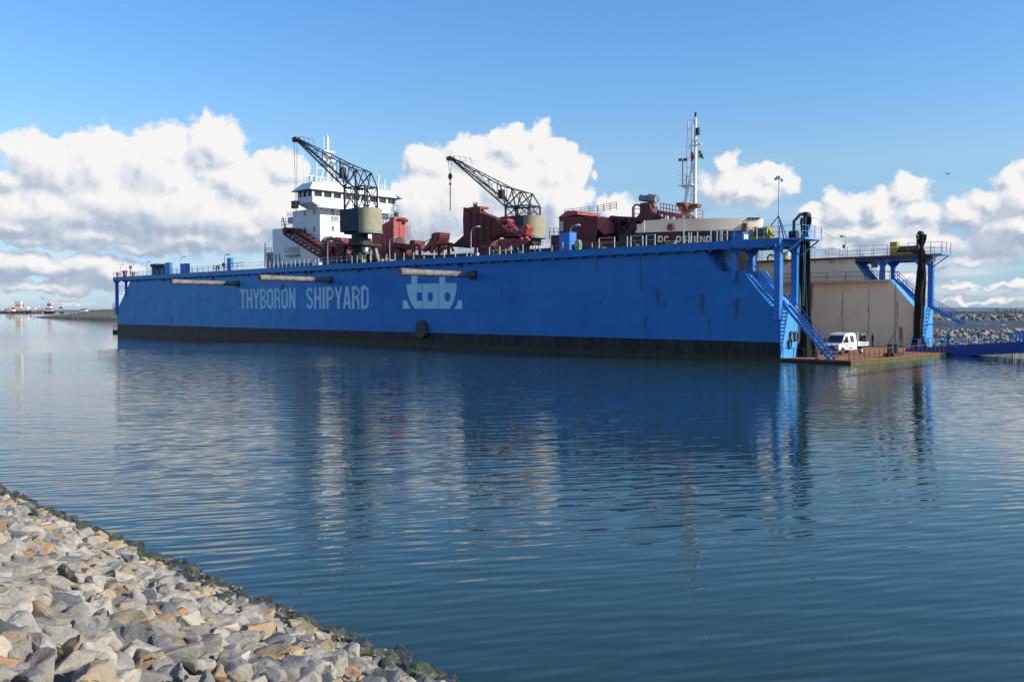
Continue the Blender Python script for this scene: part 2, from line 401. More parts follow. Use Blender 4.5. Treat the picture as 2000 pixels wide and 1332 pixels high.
def letter_strokes(c):
    """condensed capitals in a box 1 wide (less the stroke) and 1 high; each stroke (points, width)"""
    w = .30; a = w/2; b = 1-w/2; h = .14; t = 1-h/2; B = h/2; m = .5
    V, H = w, h
    loop = arc(.5, .80, .5-a, .2-B, 0, 180, 8)+arc(.5, .20, .5-a, .2-B, 180, 360, 8)
    D = {
     'T': [([(.5, 0), (.5, 1)], V), ([(0, t), (1, t)], H)],
     'H': [([(a, 0), (a, 1)], V), ([(b, 0), (b, 1)], V), ([(a, m), (b, m)], H)],
     'Y': [([(.5, 0), (.5, .45)], V), ([(.1, 1), (.5, .42)], V*.85), ([(.9, 1), (.5, .42)], V*.85)],
     'I': [([(.5, 0), (.5, 1)], V)],
     'N': [([(a, 0), (a, 1)], V*.85), ([(b, 0), (b, 1)], V*.85), ([(a, 1), (b, 0)], V*.75)],
     'O': [(loop+[loop[0]], V*.9)],
     'B': [([(a, 0), (a, 1)], V), ([(a, t), (.55, t)]+arc(.55, .75, .5-a, .25-B, 90, -90, 6)+[(a, .5)], V*.62), ([(a, .5), (.55, .5)]+arc(.55, .26, .52-a, .26-B, 90, -90, 6)+[(a, B)], V*.62)],
     'R': [([(a, 0), (a, 1)], V), ([(a, t), (.55, t)]+arc(.55, .72, .5-a, .28-B, 90, -90, 6)+[(a, .5)], V*.62), ([(.62, .48), (.80, .38), (b, 0)], V*.8)],
     'P': [([(a, 0), (a, 1)], V), ([(a, t), (.55, t)]+arc(.55, .70, .5-a, .30-B, 90, -90, 6)+[(a, .44)], V*.66)],
     'D': [([(a, 0), (a, 1)], V), ([(a, t), (.5, t)]+arc(.5, .76, .5-a, .24-B, 90, 0, 5)+arc(.5, .24, .5-a, .24-B, 0, -90, 5)+[(a, B)], V*.72)],
     'A': [([(.10, 0), (.46, 1)], V*.85), ([(.90, 0), (.54, 1)], V*.85), ([(.25, .26), (.75, .26)], H)],
     'S': [(arc(.5, .74, .5-a, .26-B, 10, 180, 8)+[(a, .66), (.32, .56), (.68, .44), (b, .34)]+arc(.5, .26, .5-a, .26-B, 0, -170, 8), V*.8)],
     'C': [(arc(.5, .74, .5-a, .26-B, 10, 180, 8)+arc(.5, .26, .5-a, .26-B, 180, 350, 8), V*.85)],
     'E': [([(a, 0), (a, 1)], V), ([(a, t), (1, t)], H), ([(a, m), (.92, m)], H), ([(a, B), (1, B)], H)],
     'W': [([(.06, 1), (.28, 0)], .2), ([(.28, 0), (.5, .9)], .2), ([(.5, .9), (.72, 0)], .2), ([(.72, 0), (.94, 1)], .2)],
     'G': [(arc(.5, .74, .5-a, .26-B, 10, 180, 8)+arc(.5, .26, .5-a, .26-B, 180, 350, 8), V*.85), ([(.55, .46), (b, .46), (b, .1)], H)],
     '.': [([(.5, 0), (.5, .16)], V*.8)],
    }
    return D[c]
# ------------------------------------------------------------ water
def make_water():
    m = bpy.data.materials.new('harbour_water'); m.use_nodes = True; nt = m.node_tree; b = nt.nodes['Principled BSDF']
    g = nt.nodes.new('ShaderNodeNewGeometry'); P = g.outputs['Position']
    th = YAW+.24       # crests lie across the basin
    c, s = math.cos(th), math.sin(th)
    x, y, z = sep(nt, P)
    a = x*c+y*s; d = y*c-x*s                       # along the crests, across them
    big = noi(nt, comb(nt, a*.02, d*.045), 1., 3., .6)
    warp = noi(nt, comb(nt, a*.09, d*.14), 1., 2.)
    calm = (x + y*.30 + (big-.5)*14.).sm(-86., -74.)       # sheltered water off the far end of the dock
    ruffled = x.sm(-6., -30.)*y.sm(-58., -38.)        # a breeze patch off the middle of the dock
    amp = (big.sm(.30, .68)*.75+.40)*(calm*.93+.07)*(ruffled*.85+1.)
    # the slope of the ripples is taken over a fixed 4 cm, so it stays true however far away the water is
    E = .04
    def H(P_):
        x, y, z = sep(nt, P_); a = x*c+y*s; d = y*c-x*s
        def wave(L, C, ang, det=1.5, off=0.):
            ca, sa = math.cos(ang), math.sin(ang)
            u = a*ca+d*sa; v = d*ca-a*sa
            return noi(nt, comb(nt, u*(1/C)+off, v*(1/L)+warp*.6), 1., det, .45)
        return wave(.27, 1.15, .03, .6)*.034 + wave(.75, 2.4, -.12, 1., 7.)*.040 + wave(.13, .36, .12, 1., 3.)*.010*fine
    fine = (noi(nt, comb(nt, a*.03+4., d*.06), 1., 2.).sm(.35, .65)*.8+.2)*y.sm(-64., -25.)
    h0 = H(P); hx = H(vm(nt, 'ADD', P, (E, 0, 0))); hy = H(vm(nt, 'ADD', P, (0, E, 0)))
    nx = (h0-hx)*(1/E)*amp; ny = (h0-hy)*(1/E)*amp
    nt.links.new(vm(nt, 'NORMALIZE', comb(nt, nx, ny, 1.)), b.inputs['Normal'])
    b.inputs['Base Color'].default_value = (.020, .050, .044, 1); b.inputs['Roughness'].default_value = .015; b.inputs['IOR'].default_value = 1.33
    mb = MB(); mb.add([(-9000, -9000, 0), (9000, -9000, 0), (9000, 9000, 0), (-9000, 9000, 0)], [(0, 1, 2, 3)])
    o = mb.build('water', m); structure(o, 'rippled blue harbour water')
make_water()

# ------------------------------------------------------------ the floating dock
DL = 153.7; DW = 38.97; DH = 11.78; TW = 3.4; DK = .30     # length, width, top of wing walls, wing thickness, pontoon deck height
dock = thing('floating_dock', 'long blue floating dry dock with two wing walls and shipyard lettering on its side', 'floating dock', (-DL/2, DW/2, 0))
def dock_paint():
    m = bpy.data.materials.new('dock_side_paint'); m.use_nodes = True; nt = m.node_tree; b = nt.nodes['Principled BSDF']
    g = nt.nodes.new('ShaderNodeNewGeometry'); P = g.outputs['Position']; x, y, z = sep(nt, P)
    n1 = noi(nt, vm(nt, 'MULTIPLY', P, (.10, .1, .2)), 1., 4.)
    c = mix(nt, n1.sm(.35, .68), (.024, .205, .54), (.020, .180, .49))
    # the left half is chalky and streaked by weather
    left = x.sm(-62., -100.)
    st1 = noi(nt, comb(nt, x*.55, 0., z*.035), 1., 5., .62)
    c = mix(nt, left*.62, c, (.125, .40, .70))
    c = mix(nt, st1.sm(.48, .72)*(left*.62+.08), c, (.20, .42, .68))
    st2 = noi(nt, comb(nt, x*1.3+9., 0., z*.06), 1., 4., .6)
    c = mix(nt, st2.sm(.56, .74)*.30, c, (.018, .12, .45))
    # plate seams
    seam = ((z/2.32).m('FRACT')-.5).m('ABSOLUTE').sm(.49, .50)
    c = mix(nt, seam*.5, c, (.012, .08, .30))
    seamx = ((x/8.4).m('FRACT')-.5).m('ABSOLUTE').sm(.4965, .499)
    c = mix(nt, seamx*.35, c, (.012, .08, .30))
    plate = noi(nt, comb(nt, (x/8.4).m('FLOOR')*3.7, 0., (z/2.32).m('FLOOR')*5.1), 1., 0.)
    c = mix(nt, plate.sm(.3, .7)*.22, c, (.045, .26, .62))
    c = mix(nt, noi(nt, comb(nt, x*.35, 0., z*.5), 1., 7., .7).sm(.45, .7)*.30, c, (.014, .12, .40))
    # speckled scars mostly toward the right end
    right = x.sm(-45., -12.)
    sp = noi(nt, comb(nt, x*2.3, 0., z*1.1), 1., 6., .75).sm(.67, .74)*noi(nt, comb(nt, x*.12, 0., z*.3), 1., 2.).sm(.42, .6)
    c = mix(nt, sp*(right*.75+.12), c, (.03, .05, .06))
    # rust and dirt runs below holes, each at its own plate
    runs = [(1285, 566, 592, .22), (1372, 575, 605, .26), (1440, 583, 612, .30), (1261, 618, 642, .16), (1252, 497, 560, .10), (1166, 500, 530, .10), (1298, 585, 600, .1), (1385, 620, 640, .12), (334, 620, 632, .30), (440, 505, 520, .2), (980, 560, 575, .12), (1172, 586, 590, .2)]
    for px, p0, p1, w in runs:
        q0 = aty(px, p0, 0); q1 = aty(px, p1, 0)
        wob = noi(nt, comb(nt, x*4., 0., z*1.6), 1., 4., .7)
        mx = (x-q0.x+(wob-.5)*.7).m('ABSOLUTE').sm(w*1.3, w*.1)
        mz = z.sm(q0.z+.12, q0.z-.05)*z.sm(q1.z-1.0, q1.z+.5)
        c = mix(nt, mx*mz*(wob*1.1+.05), c, (.022, .035, .028))
        mx2 = (x-q0.x+(wob-.5)*.6).m('ABSOLUTE').sm(w*3.6, w*.5); c = mix(nt, mx2*mz*.28, c, (.08, .10, .05))
    # bottom paint up to the boot line
    edge = noi(nt, comb(nt, x*.7, 0., z*.2), 1., 5.)
    grime = mix(nt, noi(nt, comb(nt, x*.9, y, z*.25), 1., 6., .7).sm(.40, .72), (.010, .011, .014), (.050, .050, .046))
    grime = mix(nt, (edge-.5)*2.5+z.sm(1.0, .0)*.9-.15, grime, (.060, .050, .022))
    grime = mix(nt, z.sm(.30, .05)*.8, grime, (.050, .062, .018))
    grime = mix(nt, noi(nt, comb(nt, x*.5, y, z*1.5), 1., 6., .75).sm(.58, .68)*.6, grime, (.11, .07, .045))
    c = mix(nt, z.sm(1.86, 1.83), c, grime)
    nt.links.new(c, b.inputs['Base Color']); b.inputs['Roughness'].default_value = .55; b.inputs['Specular IOR Level'].default_value = .3
    bp = nt.nodes.new('ShaderNodeBump'); bp.inputs['Strength'].default_value = .35; bp.inputs['Distance'].default_value = .04
    nt.links.new((noi(nt, comb(nt, x*.45, y*.45, z*.55), 1., 2.)+seam*.1).k, bp.inputs['Height']); nt.links.new(bp.outputs[0], b.inputs['Normal'])
    return m
def inner_paint():
    m = bpy.data.materials.new('dock_inner_paint'); m.use_nodes = True; nt = m.node_tree; b = nt.nodes['Principled BSDF']
    g = nt.nodes.new('ShaderNodeNewGeometry'); P = g.outputs['Position']; x, y, z = sep(nt, P)
    c = mix(nt, noi(nt, comb(nt, x*.25, 0., z*.5), 1., 5.).sm(.35, .65), (.93, .86, .63), (.88, .79, .55))
    c = mix(nt, noi(nt, comb(nt, x*.9, 0., z*.05), 1., 5., .65).sm(.54, .78)*.28, c, (.34, .23, .13))
    fr = noi(nt, comb(nt, x*.5+3., 0., z*1.0), 1., 7., .7)
    c = mix(nt, fr.sm(.58, .68)*z.sm(3.2, .4)*.9, c, (.20, .075, .03))
    c = mix(nt, fr.sm(.60, .70)*.5, c, (.24, .12, .06))
    c = mix(nt, z.sm(10.6, 11.6)*noi(nt, comb(nt, x*.8, 0., z*1.3), 1., 5.).sm(.38, .68)*.6, c, (.20, .085, .045))
    for px, p0, p1, w in ((1584, 552, 600, .28), (1697, 560, 650, .05), (1646, 570, 700, .05), (1753, 590, 640, .06), (1787, 610, 670, .22), (1575, 600, 640, .5), (1760, 640, 665, .2)):
        q0 = aty(px, p0, DW-TW); q1 = aty(px, p1, DW-TW); wob = noi(nt, comb(nt, x*2., 0., z*.8), 1., 3.)
        k = (x-q0.x+(wob-.5)*.5).m('ABSOLUTE').sm(w*1.8, w*.2)*z.sm(q0.z+.2, q0.z-.1)*z.sm(q1.z-1.2, q1.z+.8)
        c = mix(nt, k*.8, c, (.20, .075, .025))
    nt.links.new(c, b.inputs['Base Color']); b.inputs['Roughness'].default_value = .8; b.inputs['Specular IOR Level'].default_value = .2
    return m
PAINT = dock_paint(); INNER = inner_paint()
Z1 = 5.32; Z2 = 8.76; ZT = DH-.62
def wing_profile(x_up=(-8.7, -7.0), x_lo=(-4.1, -1.05)):
    L = -DL
    return [(0, -2.2), (0, Z1), (x_lo[1], Z1), (x_lo[0], Z2), (x_up[1], Z2), (x_up[0], ZT), (L+7.6, ZT), (L+.9, Z1), (L+.25, Z1), (L+.25, -2.2)]
def wing(y0, y1, mt, name, label):
    mb = MB(); mb.slab_y(wing_profile(), y0, y1)
    # ends, slopes and end steps: lighter copies of the blue, sunlight painted in
    o = mb.build(name, [mt, M['endlit'], PAINT, M['bluelit']], dock, label=label)
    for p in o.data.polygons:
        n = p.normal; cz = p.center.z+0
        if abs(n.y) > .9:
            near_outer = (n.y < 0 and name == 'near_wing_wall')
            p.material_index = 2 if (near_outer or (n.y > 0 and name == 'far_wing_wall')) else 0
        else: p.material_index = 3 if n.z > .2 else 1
    return o
wing(0, TW, INNER, 'near_wing_wall', 'blue outer wing wall with black bottom')
wing(DW-TW, DW, INNER, 'far_wing_wall', 'faded beige inner face of far wing wall')
# ledge and upper recess on the inner face of the far wall
mb = MB(); mb.box(-DL+9, -4.3, DW-TW-.85, DW-TW, Z2-.32, Z2-.05); mb.build('inner_ledge', M['beige'], dock)
mb = MB(); rails(mb, [(-40, DW-TW-.78, Z2-.05), (-4.4, DW-TW-.78, Z2-.05)], 1.1, 2.6, 2, .07, .05); mb.build('ledge_railing', M['brown'], dock)
# top decks with fascia, joint ribs and brackets
for y0, y1, nm in ((-.5, TW+.5, 'near'), (DW-TW-.3, DW+.5, 'far')):
    mb = MB(); mb.box(-DL-.35, .0, y0+.06, y1-.06, ZT if nm == 'near' else DH-.24, DH-.05); mb.build('promenade_deck', M['bluedark'], dock)
    mb = MB()
    for y, s in ((y0, -1), (y1, 1)): mb.box(-DL-.4, .06, min(y, y+s*-.06), max(y, y+s*-.06), DH-(.80 if nm == 'near' or s > 0 else .26), DH)
    mb.box(-DL-.4, -DL-.35, y0+.06, y1-.06, DH-.80, DH); mb.box(0, .06, y0+.06, y1-.06, DH-.80, DH)
    mb.build('fascia', PAINT if nm == 'near' else M['rust'], dock)
    mb = MB(); x = -1.2
    while x > -DL:
        mb.box(x-.03, x+.03, y0-.012, y0, DH-.80, DH)
        if nm == 'near': mb.slab_y([(x-.3, DH-.80), (x+.3, DH-.80), (x+.05, DH-1.02), (x-.05, DH-1.02)], y0+.01, y0+.5)
        x -= 2.12
    mb.build('deck_bracket', M['bluedark'], dock, split=True)
mb = MB(); mb.box(-DL+7.7, -8.6, DW-TW, DW-.1, ZT-.01, DH-.25); mb.build('upper_strake', INNER, dock)
mb = MB(); mb.box(-8.6, -.0, DW-TW+.0, DW, ZT, DH-.25); mb.build('end_beam', M['bluedark'], dock)
# hang triangles, dark scupper marks under the fascia
mb = MB()
for px, py in ((607, 531), (597, 531), (319, 546), (416, 543), (544, 535), (700, 527), (900, 516), (1010, 505)):
    q = aty(px, py, -.05); mb.slab_y([(q.x-.38, q.z-.35), (q.x+.38, q.z-.35), (q.x, q.z+.45)], -.14, 0)
mb.build('pad_eyes', M['navy'], dock)
# near top railing: outboard and inboard
mb = MB(); rails(mb, [(-DL-.3, -.42, DH), (-104, -.42, DH)], 1.05, 2.1, 3, .055, .04); mb.build('railing', M['bluerail'], dock)
mb = MB(); rails(mb, [(-104, -.42, DH), (-66, -.42, DH)], 1.05, 1.25, 2, .065, .035); mb.build('railing', M['galv'], dock)
mb = MB(); mb.bar((-112, .3, DH+.95), (-101, .3, DH+1.35), .09); mb.bar((-112, .3, DH+.5), (-101, .3, DH+.85), .07); [mb.bar((-112+k*2.2, .3, DH), (-112+k*2.2, .3, DH+.95+k*.08), .07) for k in range(6)]; mb.build('yellow_handrail', M['khaki'], dock)
mb = MB()
x = -64
random.seed(3)
while x < -24:
    if random.random() < .9: mb.bar((x, -.42, DH), (x, -.42, DH+1.0), .085)
    if random.random() < .45: mb.bar((x+.9, TW+.4, DH), (x+.9, TW+.4, DH+1.05), .08)
    x += 1.75+random.random()*.5
mb.build('railing_post', M['galv'], dock, split=True)
mb = MB()
for j in (1.0, .55): mb.bar((-64, -.42, DH+j), (-26, -.42, DH+j), .028)
mb.build('guard_wires', M['dark'], dock)
mb = MB()
for px0, px1 in ((1170, 1200), (1232, 1262), (1255, 1279), (1400, 1420)):
    a = aty(px0, 480, -.42).x; b = aty(px1, 480, -.42).x
    for q in (a, b): mb.bar((q, -.42, DH), (q, -.42, DH+1.15), .09)
    mb.bar((a, -.42, DH+1.12), (b, -.42, DH+1.12), .06); mb.bar((a, -.42, DH+.6), (b, -.42, DH+.6), .04)
for px in (1225, 1345, 1362, 1388, 1407, 1410, 1350, 1478): q = aty(px, 470, -.42).x; mb.bar((q, -.42, DH), (q, -.42, DH+1.1), .085)
mb.build('deck_railing', M['galv'], dock)
mb = MB(); rails(mb, [(-6.5, -.42, DH), (0, -.42, DH), (2.2, -.42, DH+.02), (2.2, TW+.3, DH+.02)], 1.1, 1.6, 2, .06, .04)
mb.build('end_railing', M['bluerail'], dock); mb = MB(); rails(mb, [(-DL-.3, TW+.4, DH), (-66, TW+.4, DH)], 1.05, 2.1, 2, .05, .035); rails(mb, [(-DL-.3, -.42, DH), (-DL-.3, TW+.4, DH)], 1.05, 1.5, 3, .05, .035); mb.build('end_railing', M['bluerail'], dock, split=False)
# end platforms past the top decks
for ya, yb in ((.2, TW+.5), (DW-TW-.5, DW-.3)):
    mb = MB(); mb.box(.06, 2.3, ya, yb, DH-.16, DH-.02); mb.bar((.1, ya+.2, DH-1.5), (1.9, ya+.2, DH-.2), .12); mb.bar((.1, yb-.2, DH-1.5), (1.9, yb-.2, DH-.2), .12); mb.build('end_platform', M['bluelit'], dock)
# columns with spread tops
def column(x, y, z0, w=.55):
    mb = MB(); h = w/2
    mb.box(x-h, x+h, y-h, y+h, z0, ZT)
    for s in (-1, 1):
        for fx in (True, False):
            v = [(0, ZT), (s*(h+.75), ZT), (0, ZT-.95)]
            if fx:
                if not (x > -1 and s > 0): mb.slab_y([(x+s*h+a if a else x+s*h, b) for a, b in [(0, ZT), (s*.75, ZT), (0, ZT-.8)]], y-.08, y+.08)
            else:
                mb.slab_x([(y+s*h+a, b) for a, b in [(0, ZT), (s*.6, ZT), (0, ZT-.7)]], x-.08, x+.08)
    mb.build('column', M['blue'], dock)
for y in (.28-.3, TW-.05, DW-TW+.05, DW-.28+.3):
    outer = y < 1 or y > DW-1
    column(-.28, y, 4.0 if y < 1 else Z1, .62)
    column(-5.05, y, Z2-(1.0 if y < 1 else 0), .5)
    column(-DL+.35, y, Z1-1.5 if y < 1 else Z1, .55)
    column(-DL+5.0, y, Z2-1, .4)
# stairs on both wings
def flight(a, b, y0, y1, rail_h=1.0):
    mb = MB(); stairs(mb, a, b, y0, y1); o = mb.build('stair', M['blue'], dock)
    mb = MB()
    for y in (y0, y1):
        p = Vector((a[0], y, a[1])); q = Vector((b[0], y, b[1]))
        for hh in (rail_h, rail_h*.5): mb.bar(p+Vector((0, 0, hh)), q+Vector((0, 0, hh)), .05)
        for t in (0, .33, .66, 1): w = p.lerp(q, t); mb.bar(w, w+Vector((0, 0, rail_h)), .05)
    mb.build('handrail', M['bluedark'], o)
for f in (0, 1):
    yy = (lambda y: y) if not f else (lambda y: DW-y)
    ya, yb = sorted((yy(.35), yy(1.35)))
    if f: ya, yb = DW-1.55, DW-.55
    flight((-8.9, ZT+.1), (-6.9, Z2+.05), ya, yb)
    flight((-4.3, Z2+.15), (-.75, Z1+.1), ya, yb)
    # sloping bulwark plate inboard of the stair
flight((.05, Z1+.05), (4.7, .32), .5, 1.6)
flight((.05, Z1+.05), (4.0, 3.2), DW-1.7, DW-.6)
mb = MB()
for f in (0, 1):
    if f: continue
    y = 1.75
    mb.slab_y([(-8.5, ZT), (-8.0, ZT), (-6.2, Z2), (-6.9, Z2)], y, y+.9)
    mb.slab_y([(-4.05, Z2+.02), (-3.3, Z2+.02), (-.2, Z1+.02), (-1.0, Z1+.02)], y, y+1.4)
mb.build('sloping_plate', M['bluelit'], dock, split=True)
mb = MB()
for f in (0, 1):
    y0, y1 = (.1, TW-.1) if not f else (DW-TW+.1, DW-.1)
    rails(mb, [(-6.8, y0, Z2), (-4.2, y0, Z2)], 1.05, 1.3, 2, .05, .04)
    rails(mb, [(-6.8, y1, Z2), (-4.2, y1, Z2)], 1.05, 1.3, 2, .05, .04)
    rails(mb, [(-.9, y1 if not f else y0, Z1), (0, y1 if not f else y0, Z1)], 1.05, .9, 2, .05, .04)
mb.build('landing_railing', M['bluedark'], dock)
# small lower platform at the far stair with its strut
mb = MB(); mb.box(4.0, 6.9, DW-2.2, DW-.3, 3.08, 3.2); mb.box(6.9, 8.6, DW-2.0, DW-.8, 3.1, 3.2); mb.bar((aty(1862, 636, DW-1.2).x, DW-1.2, 3.1), (aty(1850, 663, DW-1.2).x-.6, DW-1.2, DK), .24); mb.bar((0, DW-2.0, 3.12), (4.0, DW-2.0, 3.12), .14); mb.build('stair_landing', M['bluelit'], dock)
# pontoon
mb = MB(); mb.box(-DL+.3, 0, TW, DW-TW, -2.2, DK); mb.slab_z([(0, 0), (6.85, 0), (7.3, 20.5), (7.3, DW), (0, DW)], -2.2, DK)
o = mb.build('pontoon_deck', [M['rustdeck'], M['grime'] if 'grime' in M else M['bootblack']], dock)
for p in o.data.polygons: p.material_index = 0 if p.normal.z > .5 else 1
mb = MB(); mb.bar((6.88, 0, DK-.02), (7.33, 20.5, DK-.02), .12, .22); mb.bar((0, -.04, DK-.04), (6.85, -.04, DK-.04), .08, .2); mb.build('deck_edge', M['rust'], dock)
mb = MB(); mb.bar((6.92, 0, .03), (7.37, 20.5, .03), .12, .20); mb.build('waterline_weed', M['algae'], dock)
mb = MB(); mb.box(-DL-2.2, -DL+.3, -.0, 6, -.6, .55); mb.build('end_ledge', M['bootblack'], dock)
mb = MB(); rails(mb, [(-DL-2.1, .1, .55), (-DL+.2, .1, .55)], 1.1, .8, 2, .06, .05); mb.build('ledge_rail', M['grey'], dock)
mb = MB(); mb.box(-DL-.2, -DL+.1, -.5, 1.2, Z1-.2, Z1-.05); rails(mb, [(-DL-.9, -.4, Z1-.1), (-DL+.1, -.4, Z1-.1)], 1.05, .5, 2, .06, .05); mb.box(-DL-.9, -DL-.1, -.5, .8, Z1-.25, Z1-.1)
mb.bar((-DL+.3, -.0, Z2), (-DL+3.6, 0, Z2), .12); mb.bar((-DL+.3, 0, Z2-.5), (-DL+3.4, 0, Z2-.5), .1); mb.bar((-DL+1.9, 1.5, Z2), (-DL+.4, 1.5, Z1), .12); mb.build('end_landing', M['bluerail'], dock)
# deck guard rails at the open end
mb = MB(); rails(mb, [(.2, .12, DK), (6.7, .12, DK), (6.95, 9.6, DK)], 1.0, 1.05, 1, .05, .05); rails(mb, [(7.05, 11.8, DK), (7.2, 22.2, DK)], 1.0, 1.15, 1, .05, .05); mb.build('deck_guard_rail', M['brown'], dock)
mb = MB()
for y in (10.1, 11.3): mb.cyl((6.4, y), .30, DK, DK+1.15, 14); mb.cyl((6.4, y), .36, DK+1.15, DK+1.25, 14)
mb.box(5.9, 6.9, 9.6, 11.8, DK, DK+.38); mb.build('twin_bollard', M['dark'], dock)
mb = MB()
for i in range(26):
    z = .9+i*.285; mb.box(-3.35-.12, -3.35+.12, DW-TW-.014, DW-TW, z, z+.13)
for i in range(8): mb.box(-3.5-i*.12, -3.3-i*.12, DW-TW-.014, DW-TW, .75+.05*i if i < 0 else 1.9-i*.2, 2.0-i*.2)
mb.build('draught_marks', M['brown'], dock)
# mooring pipes and details on the end face: hose coils, rails
mb = MB()
for cy, cz, r in ((2.0, 2.35, .42), (2.75, 2.35, .38), (1.55, 1.6, .36)):
    for k in range(3):
        mb.tube([(.10+.05*k, cy+(r-.03*k)*math.cos(a*math.pi/9), cz+(r-.03*k)*1.25*math.sin(a*math.pi/9)) for a in range(19)], .035, 6)
ring = mb.build('hose_coil', M['dark'], dock)
mb = MB(); mb.tube([(.2, 1.75, 2.7), (.22, 1.95, 2.4), (.2, 1.7, 2.2), (.22, 2.05, 2.0)], .05, 6); mb.build('yellow_line', M['lime'], dock)
# the three booms standing straight out of the side
for (bx, by), (ex, ey) in (((925, 537), (780, 530)), ((645, 547), (508, 543)), ((465, 554), (337, 551))):
    q = aty(bx, by, 0)
    mb = MB(); mb.tube([(q.x, 0, q.z), (q.x, -5, q.z+.02), (q.x, -10.4, q.z+.05)], .40, 16); mb.tube([(q.x, -10.4, q.z+.05), (q.x, -12, q.z+.06)], .45, 16)
    o = mb.build('side_boom', M['pile'], dock, smooth=True)
    mb = MB(); mb.box(q.x-.62, q.x+.62, -.10, 0, q.z-.62, q.z+.55); mb.build('boom_base', M['navy'], o)
# hatch fender
a = aty(818, 642, 0).x; b = aty(836, 642, 0).x; zt = 3.55; zb = 1.1; r = (b-a)/2; cx = (a+b)/2
pl = [(cx+r*math.cos(R(t)), zt-r+r*math.sin(R(t))) for t in range(0, 181, 20)]+[(cx+r*math.cos(R(t)), zb+r*.7+r*.7*math.sin(R(t))) for t in range(180, 361, 20)]
mb = MB(); mb.slab_y(pl, -.55, 0); o = mb.build('rubber_fender', M['olive'], dock, bevel=.12)
mb = MB(); mb.box(cx-r-.25, cx+r+.25, -.60, -.55, 2.28, 2.36); mb.box(a-1.9, a-.2, -.12, 0, 1.35, 1.9); mb.build('fender_strap', M['navy'], dock)
# lettering on the side
def word(txt, x0, x1, z0, z1, gap=.16, slant=0., dth=.014):
    n = len(txt); ws = [(.40 if c == 'I' else 1.) for c in txt]; tot = sum(ws)+gap*(n-1); u = (x1-x0)/tot; cur = x0; mb = MB()
    for c, wd in zip(txt, ws):
        if c == 'I': strokes = [([(.5, 0), (.5, 1)], .36)]
        else: strokes = letter_strokes(c)
        for k, (pts, w) in enumerate(strokes):
            sx = u*wd; sz = z1-z0
            # work in metres so that strokes keep their width
            wm = w*u
            fn = lambda a, b, d, k=k: (a, -.004-.0015*k-d, b)
            P = [(cur+p[0]*sx, z0+p[1]*sz) for p in pts]
            horizontal = all(abs(p[1]-pts[0][1]) < 1e-6 for p in pts)
            if horizontal: wm = min(wm*1.9, sz*.16)
            stroke(mb, P, wm, fn, 0, dth)
        cur += (wd+gap)*u
    return mb
word('THYBORON', -101.85, -84.4, 5.1, 8.42).build('lettering', M['letter'], dock)
word('SHIPYARD', -81.3, -65.0, 5.05, 8.40).build('lettering', M['letter'], dock)
q = aty(554, 562, 0); mb = MB(); mb.slab_y([(q.x-.85, q.z+.0), (q.x+.05, q.z-.45), (q.x+.05, q.z+.85)], -.05, -.035); mb.build('rust_patch', M['rust'], dock)
def lg(p): q = aty(440+p[0]/4, 500+p[1]/4, 0); return (q.x, q.z)
def pol(mb, pts, y): mb.slab_y([lg(p) for p in pts], y-.012, y)
mb = MB()
pol(mb, [(1417, 222), (1455, 221), (1455, 140), (1500, 141), (1500, 219), (1673, 214), (1673, 145), (1718, 146), (1718, 213), (1808, 212), (1806, 262), (1800, 300), (1790, 335), (1776, 372), (1755, 412), (1480, 412), (1455, 375), (1436, 330), (1423, 280)], -.002)
pol(mb, [(1387, 348), (1418, 348), (1428, 375), (1448, 412), (1387, 412)], -.002)
pol(mb, [(1820, 347), (1851, 347), (1851, 414), (1790, 413), (1808, 385)], -.002)
logo = mb.build('yard_emblem', M['letter'], dock)
mb = MB(); pol(mb, [(1497, 284), (1538, 284), (1538, 350), (1497, 350)], -.018)
pol(mb, [(1602+22*math.cos(t*.35), 318+37*math.sin(t*.35)) for t in range(18)], -.018); pol(mb, [(1737+24*math.cos(t*.35), 318+38*math.sin(t*.35)) for t in range(18)], -.018)
pol(mb, [(1538, 218), (1541, 218), (1541, 412), (1538, 412)], -.018); pol(mb, [(1668, 215), (1671, 215), (1671, 412), (1668, 412)], -.018); mb.build('emblem_gap', PAINT, logo)

# ------------------------------------------------------------ black netting curtains bunched at the two inner ends
def curtain(x, y, z0, z1, label, top_hang):
    mb = MB(); n = 22; m = 26; vs = []; rnd = random.Random(int(y))
    ph = [rnd.uniform(0, 6.28) for _ in range(4)]
    for i in range(m+1):
        t = i/m; z = z0+(z1-z0)*t
        r = .57-.18*t+.08*math.sin(t*9+ph[0])+(.16 if t > .93 else 0)-(.17 if .86 < t < .92 else 0)+(.35*(1-t*9) if t < .11 else 0)
        ox = .12*math.sin(t*5+ph[1]); oy = .12*math.sin(t*4+ph[2])
        for k in range(n):
            a = 2*math.pi*k/n; rr = r*(1+.22*math.sin(a*5+ph[3]+t*2)+.08*math.sin(a*11+t*17))
            vs.append((x+ox+rr*math.cos(a), y+oy+rr*math.sin(a)*.8, z))
    fs = [(i*n+k, i*n+(k+1) % n, (i+1)*n+(k+1) % n, (i+1)*n+k) for i in range(m) for k in range(n)]+[tuple(range(n))[::-1], tuple(m*n+k for k in range(n))]
    mb.add(vs, fs); o = mb.build('net_curtain', M['cloth'], None); tag(o, label, 'net curtain', 'gathered black curtains at the dock entrance')
    return o
curtain(.40, TW+.85, DK, 14.0, 'gathered black net curtain hanging by the nearer blue corner columns', 0)
curtain(.0, DW-TW-1.0, DK, 14.1, 'gathered black net curtain hanging by the far beige wall end', 0)
